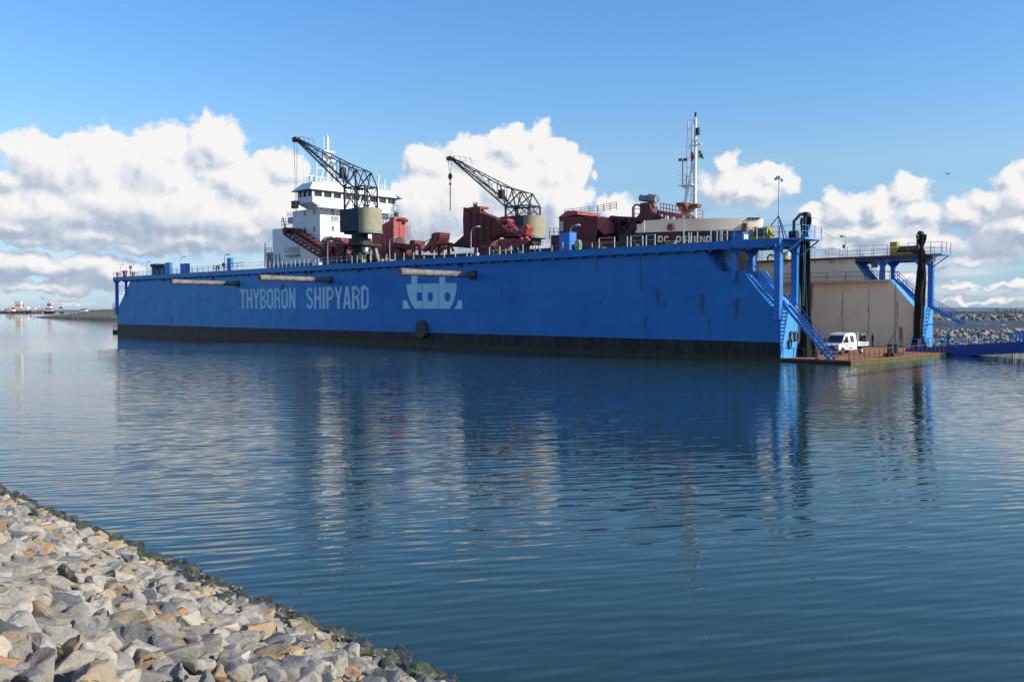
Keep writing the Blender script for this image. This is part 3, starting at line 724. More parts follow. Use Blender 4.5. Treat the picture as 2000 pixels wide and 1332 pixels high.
for y, yc, lb, X0 in ((TW-.2, TW+.85, 'near', -.4), (DW-TW+.2, DW-TW-1.0, 'far', -.8)):
    d = thing('curtain_davit', 'dark steel davit holding up the black curtain at the %s' % ('nearer dock corner' if lb == 'near' else 'far dock corner'), 'davit', (X0, y, DH), group='curtain davits')
    mb = MB(); mb.tube([(X0, y, DH-.02), (X0, y, 13.6), (X0+.4, (y+yc)/2, 14.3), (X0+.8, yc, 14.35)], .16, 8); mb.build('arm', M['dark'], d)
    mb = MB(); mb.tube([(X0+.8, yc-.4, 14.25), (X0+.8, yc+.4, 14.25)], .28, 10); mb.build('sheave', M['dark'], d)
    mb = MB(); mb.tube([(X0-.4, y, DH+.5), (X0+.4, y, DH+.5)], .38, 12); mb.box(X0-.45, X0+.45, y-.4, y+.4, DH, DH+.2); mb.build('winch_drum', M['dark'], d)
# ropes slung across the entrance
for k, (za, zb, sag, lb) in enumerate(((14.2, 14.0, .9, 'upper rope slung between the two black curtains across the dock entrance'), (13.6, 13.8, 2.0, 'lower slack green rope between the two black curtains'))):
    p0 = Vector((.4, TW+.85, za)); p1 = Vector((.0, DW-TW-1.0, zb)); mb = MB()
    mb.tube([p0.lerp(p1, t/20)-Vector((0, 0, sag*4*(t/20)*(1-t/20))) for t in range(21)], .022, 5)
    tag(mb.build('rope', M['rope']), lb, 'rope')
mb = MB()
for dx in (0, .35): mb.tube([(.3+dx, TW+.2, 14.0), (.4+dx*.5, TW+.25, 10), (.35+dx*.4, TW+.25, 6), (.3+dx*.5, TW+.3, 5.3)], .022, 6)
tag(mb.build('rope', M['rope']), 'green rope bundle hanging down beside the nearer black curtain', 'rope')

# ------------------------------------------------------------ deck gear
def lamp(px_base, h, arm, label, y=3.0, z=DH, short=False, dirx=1):
    x = aty(px_base, 500, y).x
    t = thing('deck_lamp', label, 'lamp post', (x, y, z), group='swan neck lamps on the dock wall')
    mb = MB(); mb.tube([(x, y, z), (x, y, z+h-.9), (x+arm*.12, y, z+h-.35), (x+arm*.45, y, z+h-.05), (x+arm, y, z+h)], [.07, .06, .05, .05, .05], 8); mb.build('post', M['galv'], t, smooth=True)
    mb = MB(); mb.ball((x+arm+.35, y, z+h-.02), .42, 12, (1., .5, .33)); mb.build('lamp_head', M['white'], t, smooth=True)
lamp(235, 3.0, 1.1, 'deck lamp standing alone at the far end of the near wall')
lamp(286, 3.1, 1.3, 'deck lamp just before the olive green units')
lamp(352, 3.5, 1.7, 'deck lamp rising behind the wide blue box')
lamp(438, 3.2, 1.1, 'tall deck lamp beside the narrow blue cabinet')
lamp(640, 3.9, .5, 'deck lamp in front of the white bridge and red conveyor')
lamp(761, 3.6, .8, 'deck lamp in front of the tall red box, right of the dark crane')
lamp(920, 4.1, 1.0, 'deck lamp in front of the brown red hopper')
lamp(1114, 3.2, .8, 'deck lamp beside the big dark and light blue cabinet')
lamp(1335, 3.3, .5, 'deck lamp in front of the cream bulwark of the bow')
def cabinet(px0, px1, pxm, ytop, label, m1='bluedark', m2='blue', depth=None, y0=.9, name='control_cabinet'):
    """box on the top deck; px0..pxm is the side toward the water, pxm..px1 the end toward the entrance"""
    a = aty(px0, ytop, y0); b = aty(pxm, ytop, y0); e = atx(px1, ytop, b.x)
    t = thing(name, label, 'cabinet', ((a.x+b.x)/2, (y0+e.y)/2, DH), group='blue cabinets on the dock wall')
    mb = MB(); mb.box(a.x, b.x, y0, e.y, DH, a.z); mb.build('body', M[m2], t, bevel=.03)
    mb = MB(); mb.box(b.x, b.x+.03, y0+.12, e.y-.12, DH+.15, a.z-.15); o = mb.build('door', M[m2], t)
    mb = MB(); mb.box(b.x+.03, b.x+.07, e.y-.3, e.y-.22, (DH+a.z)/2-.15, (DH+a.z)/2+.15); mb.build('handle', M['dark'], o)
    mb = MB(); mb.box(a.x-.05, b.x+.05, y0-.05, e.y+.05, a.z, a.z+.06); mb.build('lid', M[m1], t)
cabinet(323, 337, 331, 514, 'blue cabinet touching the olive green units at the far end')
cabinet(352, 371, 363, 516, 'wide blue cabinet between two lamps at the far end')
cabinet(443, 456, 450, 505, 'narrow tall blue cabinet standing alone left of the ship')
cabinet(1092, 1126, 1112, 455, 'largest blue cabinet with a bright end, below the dark red cabin')
cabinet(1429, 1463, 1451, 455, 'low blue cabinet with pale notice near the bow')
q = aty(1451, 455, .9); mb = MB(); e = atx(1463, 455, q.x); mb.box(q.x+.04, q.x+.07, 1.0, e.y-.1, DH+.2, q.z-.15); tag(mb.build('notice_board', M['letter']), 'pale notice plate on the end of the low blue cabinet near the bow', 'notice')
for k, (p0, p1) in enumerate(((294, 307), (308, 322))):
    a = aty(p0, 516, 1.2); b = aty(p1, 516, 1.2); t = thing('ventilation_unit', ('left of the two olive green units with bulging tops on the dock wall', 'right of the two olive green units, against the blue cabinet')[k], 'ventilator', ((a.x+b.x)/2, 1.9, DH), group='olive ventilation units')
    mb = MB(); mb.box(a.x+.35, b.x-.25, 1.2, 2.5, DH, a.z-.6); mb.build('body', M['olive'], t, bevel=.1)
    mb = MB(); mb.box(a.x, b.x-.05, 1.0, 2.7, a.z-.6, a.z); mb.build('hood', M['olive'], t, bevel=.2)
def bits(px, py, label, m, kind='bollard', r=.35, h=.6, y=.4):
    x = aty(px, py, y).x; t = thing(kind, label, kind.replace('_', ' '), (x, y, DH)); mb = MB(); mb.cyl((x, y), r*.75, DH, DH+h*.75, 12); mb.build('post', m, t, smooth=True)
    mb = MB(); mb.cyl((x, y), r, DH+h*.75, DH+h, 12); mb.build('cap', m, t, smooth=True)
bits(231, 537, 'yellow bollard at the very far corner of the dock wall', M['yellow'], r=.5, h=1.)
bits(244, 535, 'red drum at the far end of the dock wall', M['red'], 'drum', r=.55, h=1.3)
bits(262, 534, 'yellow bollard right of the red drum at the far end', M['yellow'], r=.6, h=.9)
bits(709, 508, 'yellow bollard under the legs of the dark crane', M['yellow'], r=.45, h=.5)
bits(745, 508, 'yellow bollard right of the dark crane legs', M['yellow'], r=.45, h=.4)
bits(925, 496, 'yellow bollard at the foot of the lamp before the hopper', M['yellow'], r=.35, h=.35)
bits(932, 496, 'pale bollard beside the yellow one before the hopper', M['cream'], r=.3, h=.4)
bits(1305, 476, 'yellow bollard under the ship name', M['yellow'], r=.4, h=.4)
bits(1316, 475, 'pale yellow bollard right of the yellow one under the ship name', M['khaki'], r=.35, h=.4)
# hose reel
x = aty(1130, 480, .6).x; t = thing('hose_reel', 'pale green hose coiled on a reel right of the largest blue cabinet', 'hose reel', (x, .6, DH)); mb = MB()
for k in range(5): mb.tube([(x+.12*k-.3, .6+.3*math.cos(a*math.pi/8)-.0, DH+.62+.5*math.sin(a*math.pi/8)) for a in range(17)], .07, 6)
for k in range(3): mb.tube([(x+.32*math.cos(a*math.pi/8)+.05*k, .5-.1*k, DH+.62+.52*math.sin(a*math.pi/8)) for a in range(17)], .07, 6)
mb.build('hose', M['palegreen'], t, smooth=True); mb = MB(); mb.box(x-.9, x-.2, .4, .9, DH, DH+.7); mb.bar((x, .6, DH), (x, .6, DH+.7), .1); mb.build('stand', M['dark'], t)
# lattice mast with tripod at the near corner
x, y = -1.2, 1.6; t = thing('signal_mast', 'thin mast on a tripod with a small sensor head at the near dock corner', 'mast', (x, y, DH))
tp = atx(1535, 352, x).z; mb = MB(); mb.tube([(x, y, DH), (x, y, tp)], [.07, .04], 6); mb.build('pole', M['galv'], t)
zk = DH+2.3; mb = MB()
for dx, dy in ((-1.6, -.7), (1.2, -.5), (0, 1.2)): mb.bar((x, y, zk), (x+dx, y+dy, DH), .09)
mb.build('tripod_leg', M['bluedark'], t)
mb = MB(); mb.box(x-.25, x+.2, y-.1, y+.1, tp-.05, tp+.25); mb.ball((x+.35, y, tp-.15), .2, 8); mb.ball((x-.35, y, tp), .16, 8); mb.build('sensor', M['white'], t)
# winches
def winch(cx, cy, label, sc=1.):
    t = thing('winch', label, 'winch', (cx, cy, DH), group='yellow mooring winches')
    mb = MB(); mb.box(cx-1.5*sc, cx+1.2*sc, cy-.5, cy+.5, DH, DH+.35); mb.box(cx-1.5*sc, cx-.9*sc, cy-.5, cy+.5, DH+.35, DH+1.15*sc); mb.build('frame', M['yellow'], t, bevel=.05)
    mb = MB(); mb.tube([(cx-.85*sc, cy, DH+.75), (cx+.7*sc, cy, DH+.75)], .42, 14); mb.build('drum', M['brown'], t, smooth=True)
    mb = MB(); mb.tube([(cx-.92*sc, cy, DH+.75), (cx-.82*sc, cy, DH+.75)], .6, 14); mb.tube([(cx+.7*sc, cy, DH+.75), (cx+.8*sc, cy, DH+.75)], .6, 14); mb.slab_y([(cx+.8*sc, DH+.35), (cx+1.4*sc, DH+.35), (cx+.8*sc, DH+1.1)], cy-.3, cy+.3); mb.build('flange', M['yellow'], t, split=True)
winch(-2.4, .8, 'yellow and brown winch on the near wall corner under the tripod mast', .9)
winch(-2.2, DW-2.2, 'yellow winch on top of the far wing wall by the black curtain', 1.5)
# a black floodlight on a stand and machinery mid-left
for px, lb, h in ((437, 'black signal lamp on a short post left of the narrow blue cabinet', 1.5), (255, 'dark slim fire post on the far end of the near wall', 2.3)):
    x = aty(px, 520, 1.).x; t = thing('signal_lamp', lb, 'signal lamp', (x, 1., DH)); mb = MB(); mb.bar((x, 1., DH), (x, 1., DH+h), .12); mb.build('post', M['dark'], t); mb = MB(); mb.box(x-.3, x+.3, .8, 1.2, DH+h-.6, DH+h); mb.build('housing', M['dark' if px > 300 else 'brown'], t, bevel=.05)
mb = MB(); x = aty(425, 525, 1.).x; mb.tube([(x-.5, 1, DH), (x-.5, 1, DH+.7), (x-.1, 1, DH+.95), (x+.35, 1, DH+.8), (x+.4, 1, DH+.3)], .13, 8); tag(mb.build('vent_pipe', M['dark']), 'dark gooseneck vent pipe left of the tall deck lamp', 'vent pipe')
# far wall top: railings, lamp, vent, fence
mb = MB(); yy = DW-TW-.35
rails(mb, [(-30, yy, DH), (-10.5, yy, DH)], 1.1, 1.9, 2, .06, .045); rails(mb, [(-9.5, yy, DH), (-4.3, yy, DH)], 1.35, 1.7, 2, .06, .045); rails(mb, [(-1.8, yy+.2, DH), (.9, yy+.2, DH), (2.2, yy+.2, DH), (2.2, DW-.5, DH)], 1.4, 1.5, 2, .06, .05)
rails(mb, [(-30, DW+.3, DH), (0, DW+.3, DH)], 1.1, 2.0, 2, .05, .04); mb.build('far_deck_railing', M['grey'], dock)
x = aty(1651, 505, DW-TW+.5).x; t = thing('deck_lamp', 'lamp post standing on the far wing wall right of the near black curtain', 'lamp post', (x, DW-TW+.5, DH)); mb = MB(); yq = DW-TW+.5
mb.tube([(x, yq, DH), (x, yq, DH+2.75), (x-.25, yq, DH+2.85)], .06, 8); mb.build('post', M['galv'], t); mb = MB(); mb.ball((x-.5, yq, DH+2.8), .26, 12, (1.3, .7, .7)); mb.build('lamp_head', M['white'], t, smooth=True); mb = MB(); mb.box(x-.35, x-.1, yq-.1, yq+.1, DH+1.2, DH+1.7); mb.build('junction_box', M['grey'], t)
bits2 = aty(1534, 505, DW-TW+.6).x
t = thing('bollard', 'yellow mushroom bollard on the far wing wall seen between the near columns', 'bollard', (bits2, DW-TW+.6, DH)); mb = MB(); mb.cyl((bits2, DW-TW+.6), .3, DH, DH+.8, 12); mb.cyl((bits2, DW-TW+.6), .55, DH, DH+.2, 12); mb.build('post', M['yellow'], t); mb = MB(); mb.cyl((bits2, DW-TW+.6), .45, DH+.8, DH+1., 12); mb.build('cap', M['yellow'], t)
x = aty(1506, 508, DW-TW+.6).x; mb = MB(); mb.tube([(x-.4, yq, DH), (x-.45, yq, DH+.5), (x-.1, yq, DH+.8), (x+.3, yq, DH+.75), (x+.45, yq, DH+.5)], .13, 8); tag(mb.build('vent_pipe', M['dark']), 'black gooseneck vent on the far wing wall between the near columns', 'vent pipe')
mb = MB(); xa = aty(1540, 495, yq).x; xb = aty(1594, 495, yq).x; mb.bar((xa-5, yq, DH+1.45), (xb, yq, DH+1.45), .1); mb.bar((xa-4, yq, DH), (xa-4, yq, DH+1.45), .08); mb.bar((xb-1, yq, DH), (xb-1, yq, DH+1.45), .08); tag(mb.build('spar', M['yellow']), 'thin yellow spar lying along the far wing wall rail', 'spar')
x = aty(1708, 518, DW-TW+1.2).x; mb = MB(); mb.cyl((x, DW-TW+1.2), .4, ZT-.8, ZT-.05, 10); mb.bar((x, DW-TW+1.2, ZT-.1), (x, DW-TW+1.2, ZT+.02), .1); tag(mb.build('hanging_lantern', M['grey']), 'grey round lantern hung under the far top deck beside the stair', 'lantern')
# ------------------------------------------------------------ the ship in the dock
SY = 19.5; SB = 8.6       # centre line and half beam
XB = -12.7                # stem at the top of the bulwark
XF = -95.25               # front of the bridge house
ship = thing('cargo_ship', 'red and black dredging ship with white bridge standing inside the blue floating dock', 'ship', (-62, SY, 1.4))
def half(x, z):
    """half breadth of the hull at x and height z"""
    st = XB-.2-(16.-z)*.155 if z > 8 else XB-.2-8*.155-(8-z)*.05     # stem line, raked forward at the top
    run = 15.+(16.-z)*.55
    t = max(0., min(1., (st-x)/run)); b = SB*(1-(1-t)**1.9)**.72 if t > 0 else 0.
    if x < -108: b *= max(.55, 1-((-108-x)/9)**2*.4)
    if z < 3: b *= max(.6, 1-(3-z)*.12)
    return b
def stem(z): return XB-.2-(16.-z)*.155 if z > 8 else XB-.2-8*.155-(8-z)*.05
def hull_band(name, zs, m, x0=-116., xa=None, topline=None, label=None, thick=False, nx=44):
    mb = MB()
    for s in (-1, 1):
        vs = []
        for j, z in enumerate(zs):
            zz = z
            for i in range(nx+1):
                t = i/nx; t = 1-(1-t)**1.8; x = x0+(stem(zz)-x0)*t
                zt = zz if topline is None or j < len(zs)-1 else max(zs[-2]+.05, min(zz, topline(x)))
                vs.append((x, SY+s*half(x, zt), zt))
        fs = [(j*(nx+1)+i, j*(nx+1)+i+1, (j+1)*(nx+1)+i+1, (j+1)*(nx+1)+i) for j in range(len(zs)-1) for i in range(nx)]
        mb.add(vs, fs)
    # stern and deck caps
    n = nx+1; a = mb.v
    k = len(zs)*n
    for j in range(len(zs)-1): mb.f.append((j*n, k+j*n, k+(j+1)*n, (j+1)*n)); mb.mi.append(0)
    top = (len(zs)-1)*n
    for i in range(nx): mb.f.append((top+i, top+i+1, k+top+i+1, k+top+i)); mb.mi.append(0)
    return mb.build(name, m, ship, smooth=True, label=label)
hull_band('lower_hull', [1.4, 2.2, 3.5, 5.5, 8.2], M['redb'], label='brown red underwater hull')
ZM = 13.2
hull_band('hull', [8.2, 10, 11.6, ZM], M['black'], label='black upper hull')
# raised forecastle: black side and cream bulwark above
hull_band('forecastle', [ZM, 13.8, 14.4], M['black'], x0=-28., nx=30)
def bul_top(x): return 15.85 if x > -24.1 else 15.85+(x+24.1)*1.05
hull_band('bulwark', [14.4, 14.42, 15.0, 15.4, 15.85], M['cream'], x0=-25.4, nx=34, topline=bul_top)
# sloping after end of the bulwark, as plates just proud of the side
mb = MB(); mb.slab_y([(-25.4, 14.42), (-24.0, 14.42), (-24.0, 15.85)], SY-SB-.05, SY-SB+.02); mb.build('bulwark_end', M['cream'], ship)
def side_pt(px, py, push=.04):
    """point of the near hull side behind a picture position (the side is curved, so find it by steps)"""
    y = SY-SB
    for _ in range(12):
        q = aty(px, py, y); y = .5*y+.5*(SY-half(q.x, q.z))
    q = aty(px, py, y-push); return q
# the name, letter by letter on the curved side
def hull_word(txt, px0, px1, py0, py1):
    mb = MB(); n = len(txt); cell = (px1-px0)/(n-.12)
    for i, c in enumerate(txt):
        if c == ' ': continue
        for k, (pts, w) in enumerate(letter_strokes(c)):
            def fn(a, b, d, i=i): q = side_pt(px0+cell*(i+a*.86), py1+(py0-py1)*b-(a+i)*.0, .05+.004*k+d); return (q.x, q.y, q.z)
            stroke(mb, pts, w*.95, fn, 0, .02)
    return mb
hull_word('DC OSTEND', 1285, 1389, 461.5, 473).build('lettering', M['cream'], ship, label='cream ship name on black hull')
q = side_pt(1452, 445, .08); mb = MB(); mb.box(q.x-.45, q.x+.45, q.y-.1, q.y+.25, q.z-.55, q.z+.55); mb.build('fairlead', M['brown'], ship)
q = side_pt(1309, 444, .08); mb = MB(); mb.tube([(q.x, q.y-.12, q.z), (q.x, q.y+.3, q.z)], .42, 14); mb.build('hawse_pipe', M['rust'], ship)
# forecastle deck, rusty stained top rail
mb = MB()
for px in (1463, 1471, 1479): q = side_pt(px, 426.5, .1); mb.box(q.x-.22, q.x+.22, q.y-.08, q.y+.3, q.z-.1, q.z+.08)
mb.build('roller', M['navy'], ship)
# --- mast on the forecastle
mx = aty(1357, 425, SY).x; mt = aty(1357, 220, SY).z
mb = MB(); mb.tube([(mx, SY, 15.4), (mx, SY, mt-1.2), (mx, SY, mt-.6)], [.26, .20, .11], 10); mast = mb.build('foremast', M['white'], ship, smooth=True)
mb = MB(); mb.tube([(mx, SY, mt-.6), (mx, SY, mt)], .14, 8); mb.box(mx+.2, mx+.55, SY-.2, SY+.2, mt-2.9, mt-2.0); mb.build('mast_light', M['black'], mast)
lx = aty(1346.5, 400, SY).x; mb = MB()
zl0, zl1 = 16.5, aty(1346, 234, SY).z
pA = [aty(1343, y, SY) for y in (405, 330, 280, 234)]; pB = [aty(1353, y, SY) for y in (405, 330, 280, 234)]
pA = [Vector((aty(p, y, SY).x, SY, aty(p, y, SY).z)) for p, y in ((1337, 400), (1343, 345), (1342, 290), (1344, 236))]; pB = [Vector((aty(p, y, SY).x, SY+.4, aty(p, y, SY).z)) for p, y in ((1350, 400), (1350, 345), (1351, 290), (1352, 234))]
for P_ in (pA, pB):
    for a, b in zip(P_[:-1], P_[1:]): mb.bar(a, b, .13)
for a, b in zip(pA, pB): mb.bar(a, b, .10)
for k in range(3):
    for t in (.33, .66): mb.bar(pA[k].lerp(pA[k+1], t), pB[k].lerp(pB[k+1], t), .08)
zz = 16.6
while zz < mt-1.5: mb.bar((mx-.45, SY-.25, zz), (mx-.45, SY+.25, zz), .05); zz += .4
mb.bar((mx-.45, SY-.25, 16), (mx-.45, SY-.25, mt-1.5), .06); mb.bar((mx-.45, SY+.25, 16), (mx-.45, SY+.25, mt-1.5), .06)
mb.build('ladder_frame', M['white'], mast)
a = aty(1337, 425, SY); b = aty(1355, 318, SY); mb = MB(); mb.tube([(a.x, SY-.6, a.z), (b.x, SY-.1, b.z)], .17, 8); mb.build('stay_leg', M['white'], mast)
zq = aty(1345, 362, SY).z; x0 = aty(1331, 362, SY).x; x1 = aty(1357, 362, SY).x; mb = MB(); mb.box(x0, x1, SY-.8, SY+.8, zq-.1, zq); rails(mb, [(x0, SY-.75, zq), (x0+1.2, SY-.75, zq), (x1, SY-.75, zq)], 1.25, .9, 2, .06, .05); mb.bar((x0, SY, zq), (x0+1.2, SY, zq-.8), .1); mb.build('crow_platform', M['white'], mast)
z3 = aty(1338, 313, SY).z; x3 = aty(1337, 313, SY).x; mb = MB(); mb.bar((x3, SY-.4, zq), (x3, SY-.4, z3), .1); mb.tube([(x3-.55, SY-.4, z3), (x3-.2, SY-.4, z3+.08)], .2, 8); mb.tube([(x3+.2, SY-.4, z3), (x3+.6, SY-.4, z3-.05)], .2, 8); mb.build('searchlight', M['brown'], mast)
z4 = aty(1357, 284, SY).z; mb = MB(); mb.bar((mx-.9, SY, z4), (mx+.9, SY, z4), .16); mb.bar((mx-.85, SY, z4), (mx, SY, z4+.9), .12); mb.bar((mx+.85, SY, z4), (mx, SY, z4+.9), .12); mb.build('crosstree', M['white'], mast)
# flags at the crosstree: things of their own
def flag(name, px, pts, m, label, y):
    mb = MB(); V = [aty(a, b, y) for a, b in pts]; n = len(V)
    vs = [(v.x, y+(.12*math.sin(i*1.7)), v.z) for i, v in enumerate(V)]+[(v.x, y+.03+(.12*math.sin(i*1.7)), v.z) for i, v in enumerate(V)]
    mb.add(vs, [tuple(range(n)), tuple(range(n, 2*n))[::-1]]+[(i, (i+1) % n, n+(i+1) % n, n+i) for i in range(n)])
    o = mb.build(name, m); tag(o, label, 'flag'); return o
M['flagred'] = mat('red_flag_cloth', (.55, .02, .03), .8, var=.05); M['flaggreen'] = mat('dark_green_flag_cloth', (.02, .05, .05), .8, var=.1)
flag('flag', 1352, [(1349, 293), (1351.5, 297), (1355.5, 304), (1355, 312), (1351.5, 317), (1349, 316.5), (1348.8, 305)], M['flagred'], 'red flag hanging left of the white foremast', SY-.2)
f = flag('flag', 1368, [(1364.5, 293), (1368, 296), (1371, 301), (1375.5, 305.5), (1372.5, 308), (1375, 311), (1369, 309.5), (1364.5, 308.5)], M['flaggreen'], 'dark green flag with pale emblem flying right of the white foremast', SY-.2)
mb = MB(); q = aty(1369, 304, SY-.4)
stroke(mb, arc(q.x, q.z, .26, .3, 60, 300, 6), .12, lambda a, b, d: (a, SY-.42-d, b), 0, .02); stroke(mb, [(q.x+.15, q.z+.3), (q.x+.35, q.z-.3)], .12, lambda a, b, d: (a, SY-.42-d, b), 0, .02); mb.build('emblem', M['cream'], f)
# windlass box and rusty gear at the foot of the mast
a = aty(1338, 424, SY); b = aty(1357, 409, SY); mb = MB(); mb.box(a.x, b.x, SY-1, SY+1, 15., b.z); mb.build('mast_house', M['grey'], ship)
mb = MB(); a = aty(1328, 398, SY-.5); b = aty(1352, 412, SY-.5); mb.slab_y([(a.x, a.z), (b.x-.6, a.z), (b.x, a.z-.8), (b.x, b.z), (a.x+.7, b.z)], SY-1.6, SY+.2); mb.box(b.x, b.x+1.1, SY-1, SY, b.z+.3, b.z+.8); mb.build('windlass', M['rust'], ship, bevel=.08)
mb = MB(); a = aty(1358, 424, SY); b = aty(1373, 424, SY); rails(mb, [(a.x, SY, 15.7), (b.x, SY, 15.7)], aty(1370, 411, SY).z-15.7, .9, 4, .07, .05); mb.build('fore_railing', M['red'], ship)
# --- red oxide walkway with railings aft of the bow
mb = MB(); p = aty(1285, 414, SY-3); q = aty(1335, 424, SY-3); mb.bar((p.x, SY-3, p.z), (q.x, SY-3, q.z), .5, .45); mb.bar((p.x, SY-.5, p.z), (q.x, SY-.5, q.z), .4, .4)
for t in (0, .25, .5, .75): v = p.lerp(q, t); mb.bar((v.x, SY-3, 13.5), (v.x, SY-3, v.z), .22)
mb.build('walkway', M['red'], ship)
mb = MB()
P_ = [aty(1274, 404, SY-3), aty(1290, 397, SY-3), aty(1330, 404, SY-3)]
for dz in (0, .55, 1.1):
    mb.bar(P_[1]-Vector((0, 0, dz)), P_[2]-Vector((0, 0, dz)), .07)
for t in (0, .15, .3, .45, .6, .75, .9, 1): v = P_[1].lerp(P_[2], t); mb.bar(v, v-Vector((0, 0, 1.9)), .09)
a = aty(1239, 400, SY-3); b = aty(1262, 398, SY-3)
for dz in (0, .6, 1.2): mb.bar((a.x, SY-3, a.z-dz), (b.x, SY-3, b.z-dz), .07)
for t in (0, .5, 1): v = a.lerp(b, t); mb.bar(v, v-Vector((0, 0, 2.5)), .09)
a = aty(1236, 405, SY-3.5); mb.tube([(a.x, SY-3.5, 13.5), (a.x, SY-3.5, a.z), (a.x+.6, SY-3.5, a.z+.3), (a.x+1.3, SY-3.5, a.z)], .12, 6)
mb.build('walkway_railing', M['red'], ship)
# grey green double winch on its red pedestal
mb = MB(); a = aty(1251, 387, SY-3); b = aty(1283, 397, SY-3); mb.tube([(a.x, SY-3, a.z), (a.x+1.4, SY-3, a.z-.25)], .42, 12); mb.tube([(a.x+1.3, SY-3, a.z-.1), (b.x, SY-3, b.z+.5)], .55, 12); mb.tube([(a.x+1.6, SY-3, a.z-1.0), (b.x-.2, SY-3, b.z-.1)], .38, 10); mb.build('winch_gun', M['grey'], ship, smooth=True)
mb = MB(); a = aty(1258, 398, SY-3); b = aty(1278, 432, SY-3); c0 = (a.x+b.x)/2
mb.slab_y([(a.x, a.z), (b.x-.2, a.z), (b.x+.1, a.z-1.4), (b.x+.9, a.z-1.9), (b.x, a.z-2.4), (c0+.9, 13.4), (c0-.9, 13.4), (a.x, a.z-2.4), (a.x-.9, a.z-2.0), (a.x, a.z-1.2)], SY-3.8, SY-2.2); mb.build('winch_pedestal', M['redb'], ship)
# dark machinery house between cabin and bow
def wedge(name, pts, y, th, m, **k):
    mb = MB(); mb.slab_y([(aty(a, b, y).x, aty(a, b, y).z) for a, b in pts], y, y+th); return mb.build(name, m, ship, **k)
wedge('dark_machinery', [(1190, 424), (1196, 422), (1238, 424), (1241, 430), (1241, 440), (1250, 444), (1262, 447), (1215, 486), (1172, 486), (1172, 458), (1190, 448)], SY-4, 5, M['redb'])
mb = MB(); rnd = random.Random(5)
for i in range(26):
    a = aty(rnd.uniform(1194, 1250), rnd.uniform(426, 470), SY-4.1); mb.box(a.x-rnd.uniform(.1, .5), a.x+rnd.uniform(.1, .5), SY-4.3, SY-4, a.z-rnd.uniform(.1, .6), a.z+rnd.uniform(.1, .5))
mb.build('machinery_fitting', M['dark'], ship, split=True)
wedge('main_coaming', [(745, 501), (745, 511), (1260, 486), (1240, 474), (1180, 470), (1075, 479), (1075, 487), (905, 496)], SY-SB+.3, 2*SB-.6, M['redb'])
# the dark red control cabin
a = aty(1092, 424, SY-5); b = aty(1167, 424, SY-5); zb = aty(1092, 460, SY-5).z
mb = MB(); y0 = SY-5
mb.slab_y([(a.x, 12.5), (a.x, a.z), (b.x, aty(1167, 422, y0).z), (b.x+.1, zb+.2), (b.x-1, 12.5)], y0, y0+4.6); cabin = mb.build('deck_cabin', M['redb'], ship)
mb = MB(); mb.slab_y([(a.x-.15, a.z-.15), (a.x+1.6, a.z+.75), (a.x+3.4, a.z+.55), (a.x+3.4, a.z+.1)], y0-.15, y0+4.7); mb.build('cabin_roof', M['red'], cabin)
wa = aty(1093.5, 433, y0); wb = aty(1101, 451, y0); mb = MB(); mb.box(wa.x, wb.x, y0-.04, y0, wb.z, wa.z); w = mb.build('window', M['glassblue'], cabin); mb = MB()
for x_ in (wa.x-.06, wb.x+.0): mb.box(x_, x_+.06, y0-.07, y0, wb.z-.06, wa.z+.06)
mb.box(wa.x, wb.x, y0-.07, y0, wa.z, wa.z+.06); mb.box(wa.x, wb.x, y0-.07, y0, wb.z-.06, wb.z); mb.build('window_frame', M['redb'], w)
wedge('cabin_side_locker', [(1167, 426), (1176, 424), (1189, 436), (1189, 456), (1180, 458), (1167, 447)], SY-5.3, 3, M['red'])
mb = MB(); a = aty(1103, 410, y0); b = aty(1204, 404, y0); z0 = aty(1103, 422, y0).z
rails(mb, [(a.x, y0, z0), (aty(1167, 410, y0).x, y0, z0+.1)], aty(1103, 410, y0).z-z0, 1.6, 3, .07, .05); rails(mb, [(aty(1167, 410, y0).x, y0, z0), (b.x, y0, z0+.2)], aty(1167, 402, y0).z-z0, 1.1, 4, .07, .05)
rails(mb, [(aty(1073, 468, y0).x, y0, aty(1073, 468, y0).z), (aty(1090, 468, y0).x, y0, aty(1073, 468, y0).z)], 1.5, 1, 3, .07, .05); mb.build('cabin_railing', M['red'], cabin)
wedge('deck_locker', [(1076, 460), (1092, 459), (1092, 485), (1076, 485)], SY-5.2, 3, M['redb'])
# the long red chute: deep hopper arm rising to the left
hop = wedge('loading_chute', [(905, 407), (924, 406), (940, 416), (972, 428), (990, 436), (1000, 446), (1020, 455), (1034, 464), (1030, 467), (1012, 462), (985, 454), (970, 460), (956, 470), (925, 478), (904, 484), (880, 482), (905, 460), (904, 430)], SY-2.2, 1.5, M['redb'])
mb = MB()
for px, y0_, y1_ in ((918, 409, 478), (931, 414, 477), (944, 420, 472), (957, 424, 469)):
    a = aty(px, y0_, SY-2.3); b = aty(px, y1_, SY-2.3); mb.box(a.x-.07, a.x+.07, SY-2.34, SY-2.2, b.z, a.z)
a = aty(905, 407, SY-2.4); b = aty(938, 413, SY-2.4); mb.bar((a.x, SY-2.3, a.z), (b.x, SY-2.3, b.z), .12, .3); mb.build('chute_ribs', M['redb'], hop)
mb = MB(); a = aty(916, 407, SY-2.4); b = aty(938, 416, SY-2.4); mb.box(a.x, b.x, SY-2.5, SY-.6, a.z-.25, a.z+.12); mb.slab_y([(a.x+.1, a.z-.25), (b.x, a.z-.25), (b.x+.1, a.z-1.0), (a.x+1.2, a.z-.85)], SY-2.42, SY-2.25); mb.build('chute_lip', M['rust'], hop)
mb = MB(); a = aty(929, 407, SY); b = aty(929, 396, SY)
for dx in (-.5, .3): mb.bar((a.x+dx, SY, a.z), (a.x+dx*1.1, SY, b.z), .08)
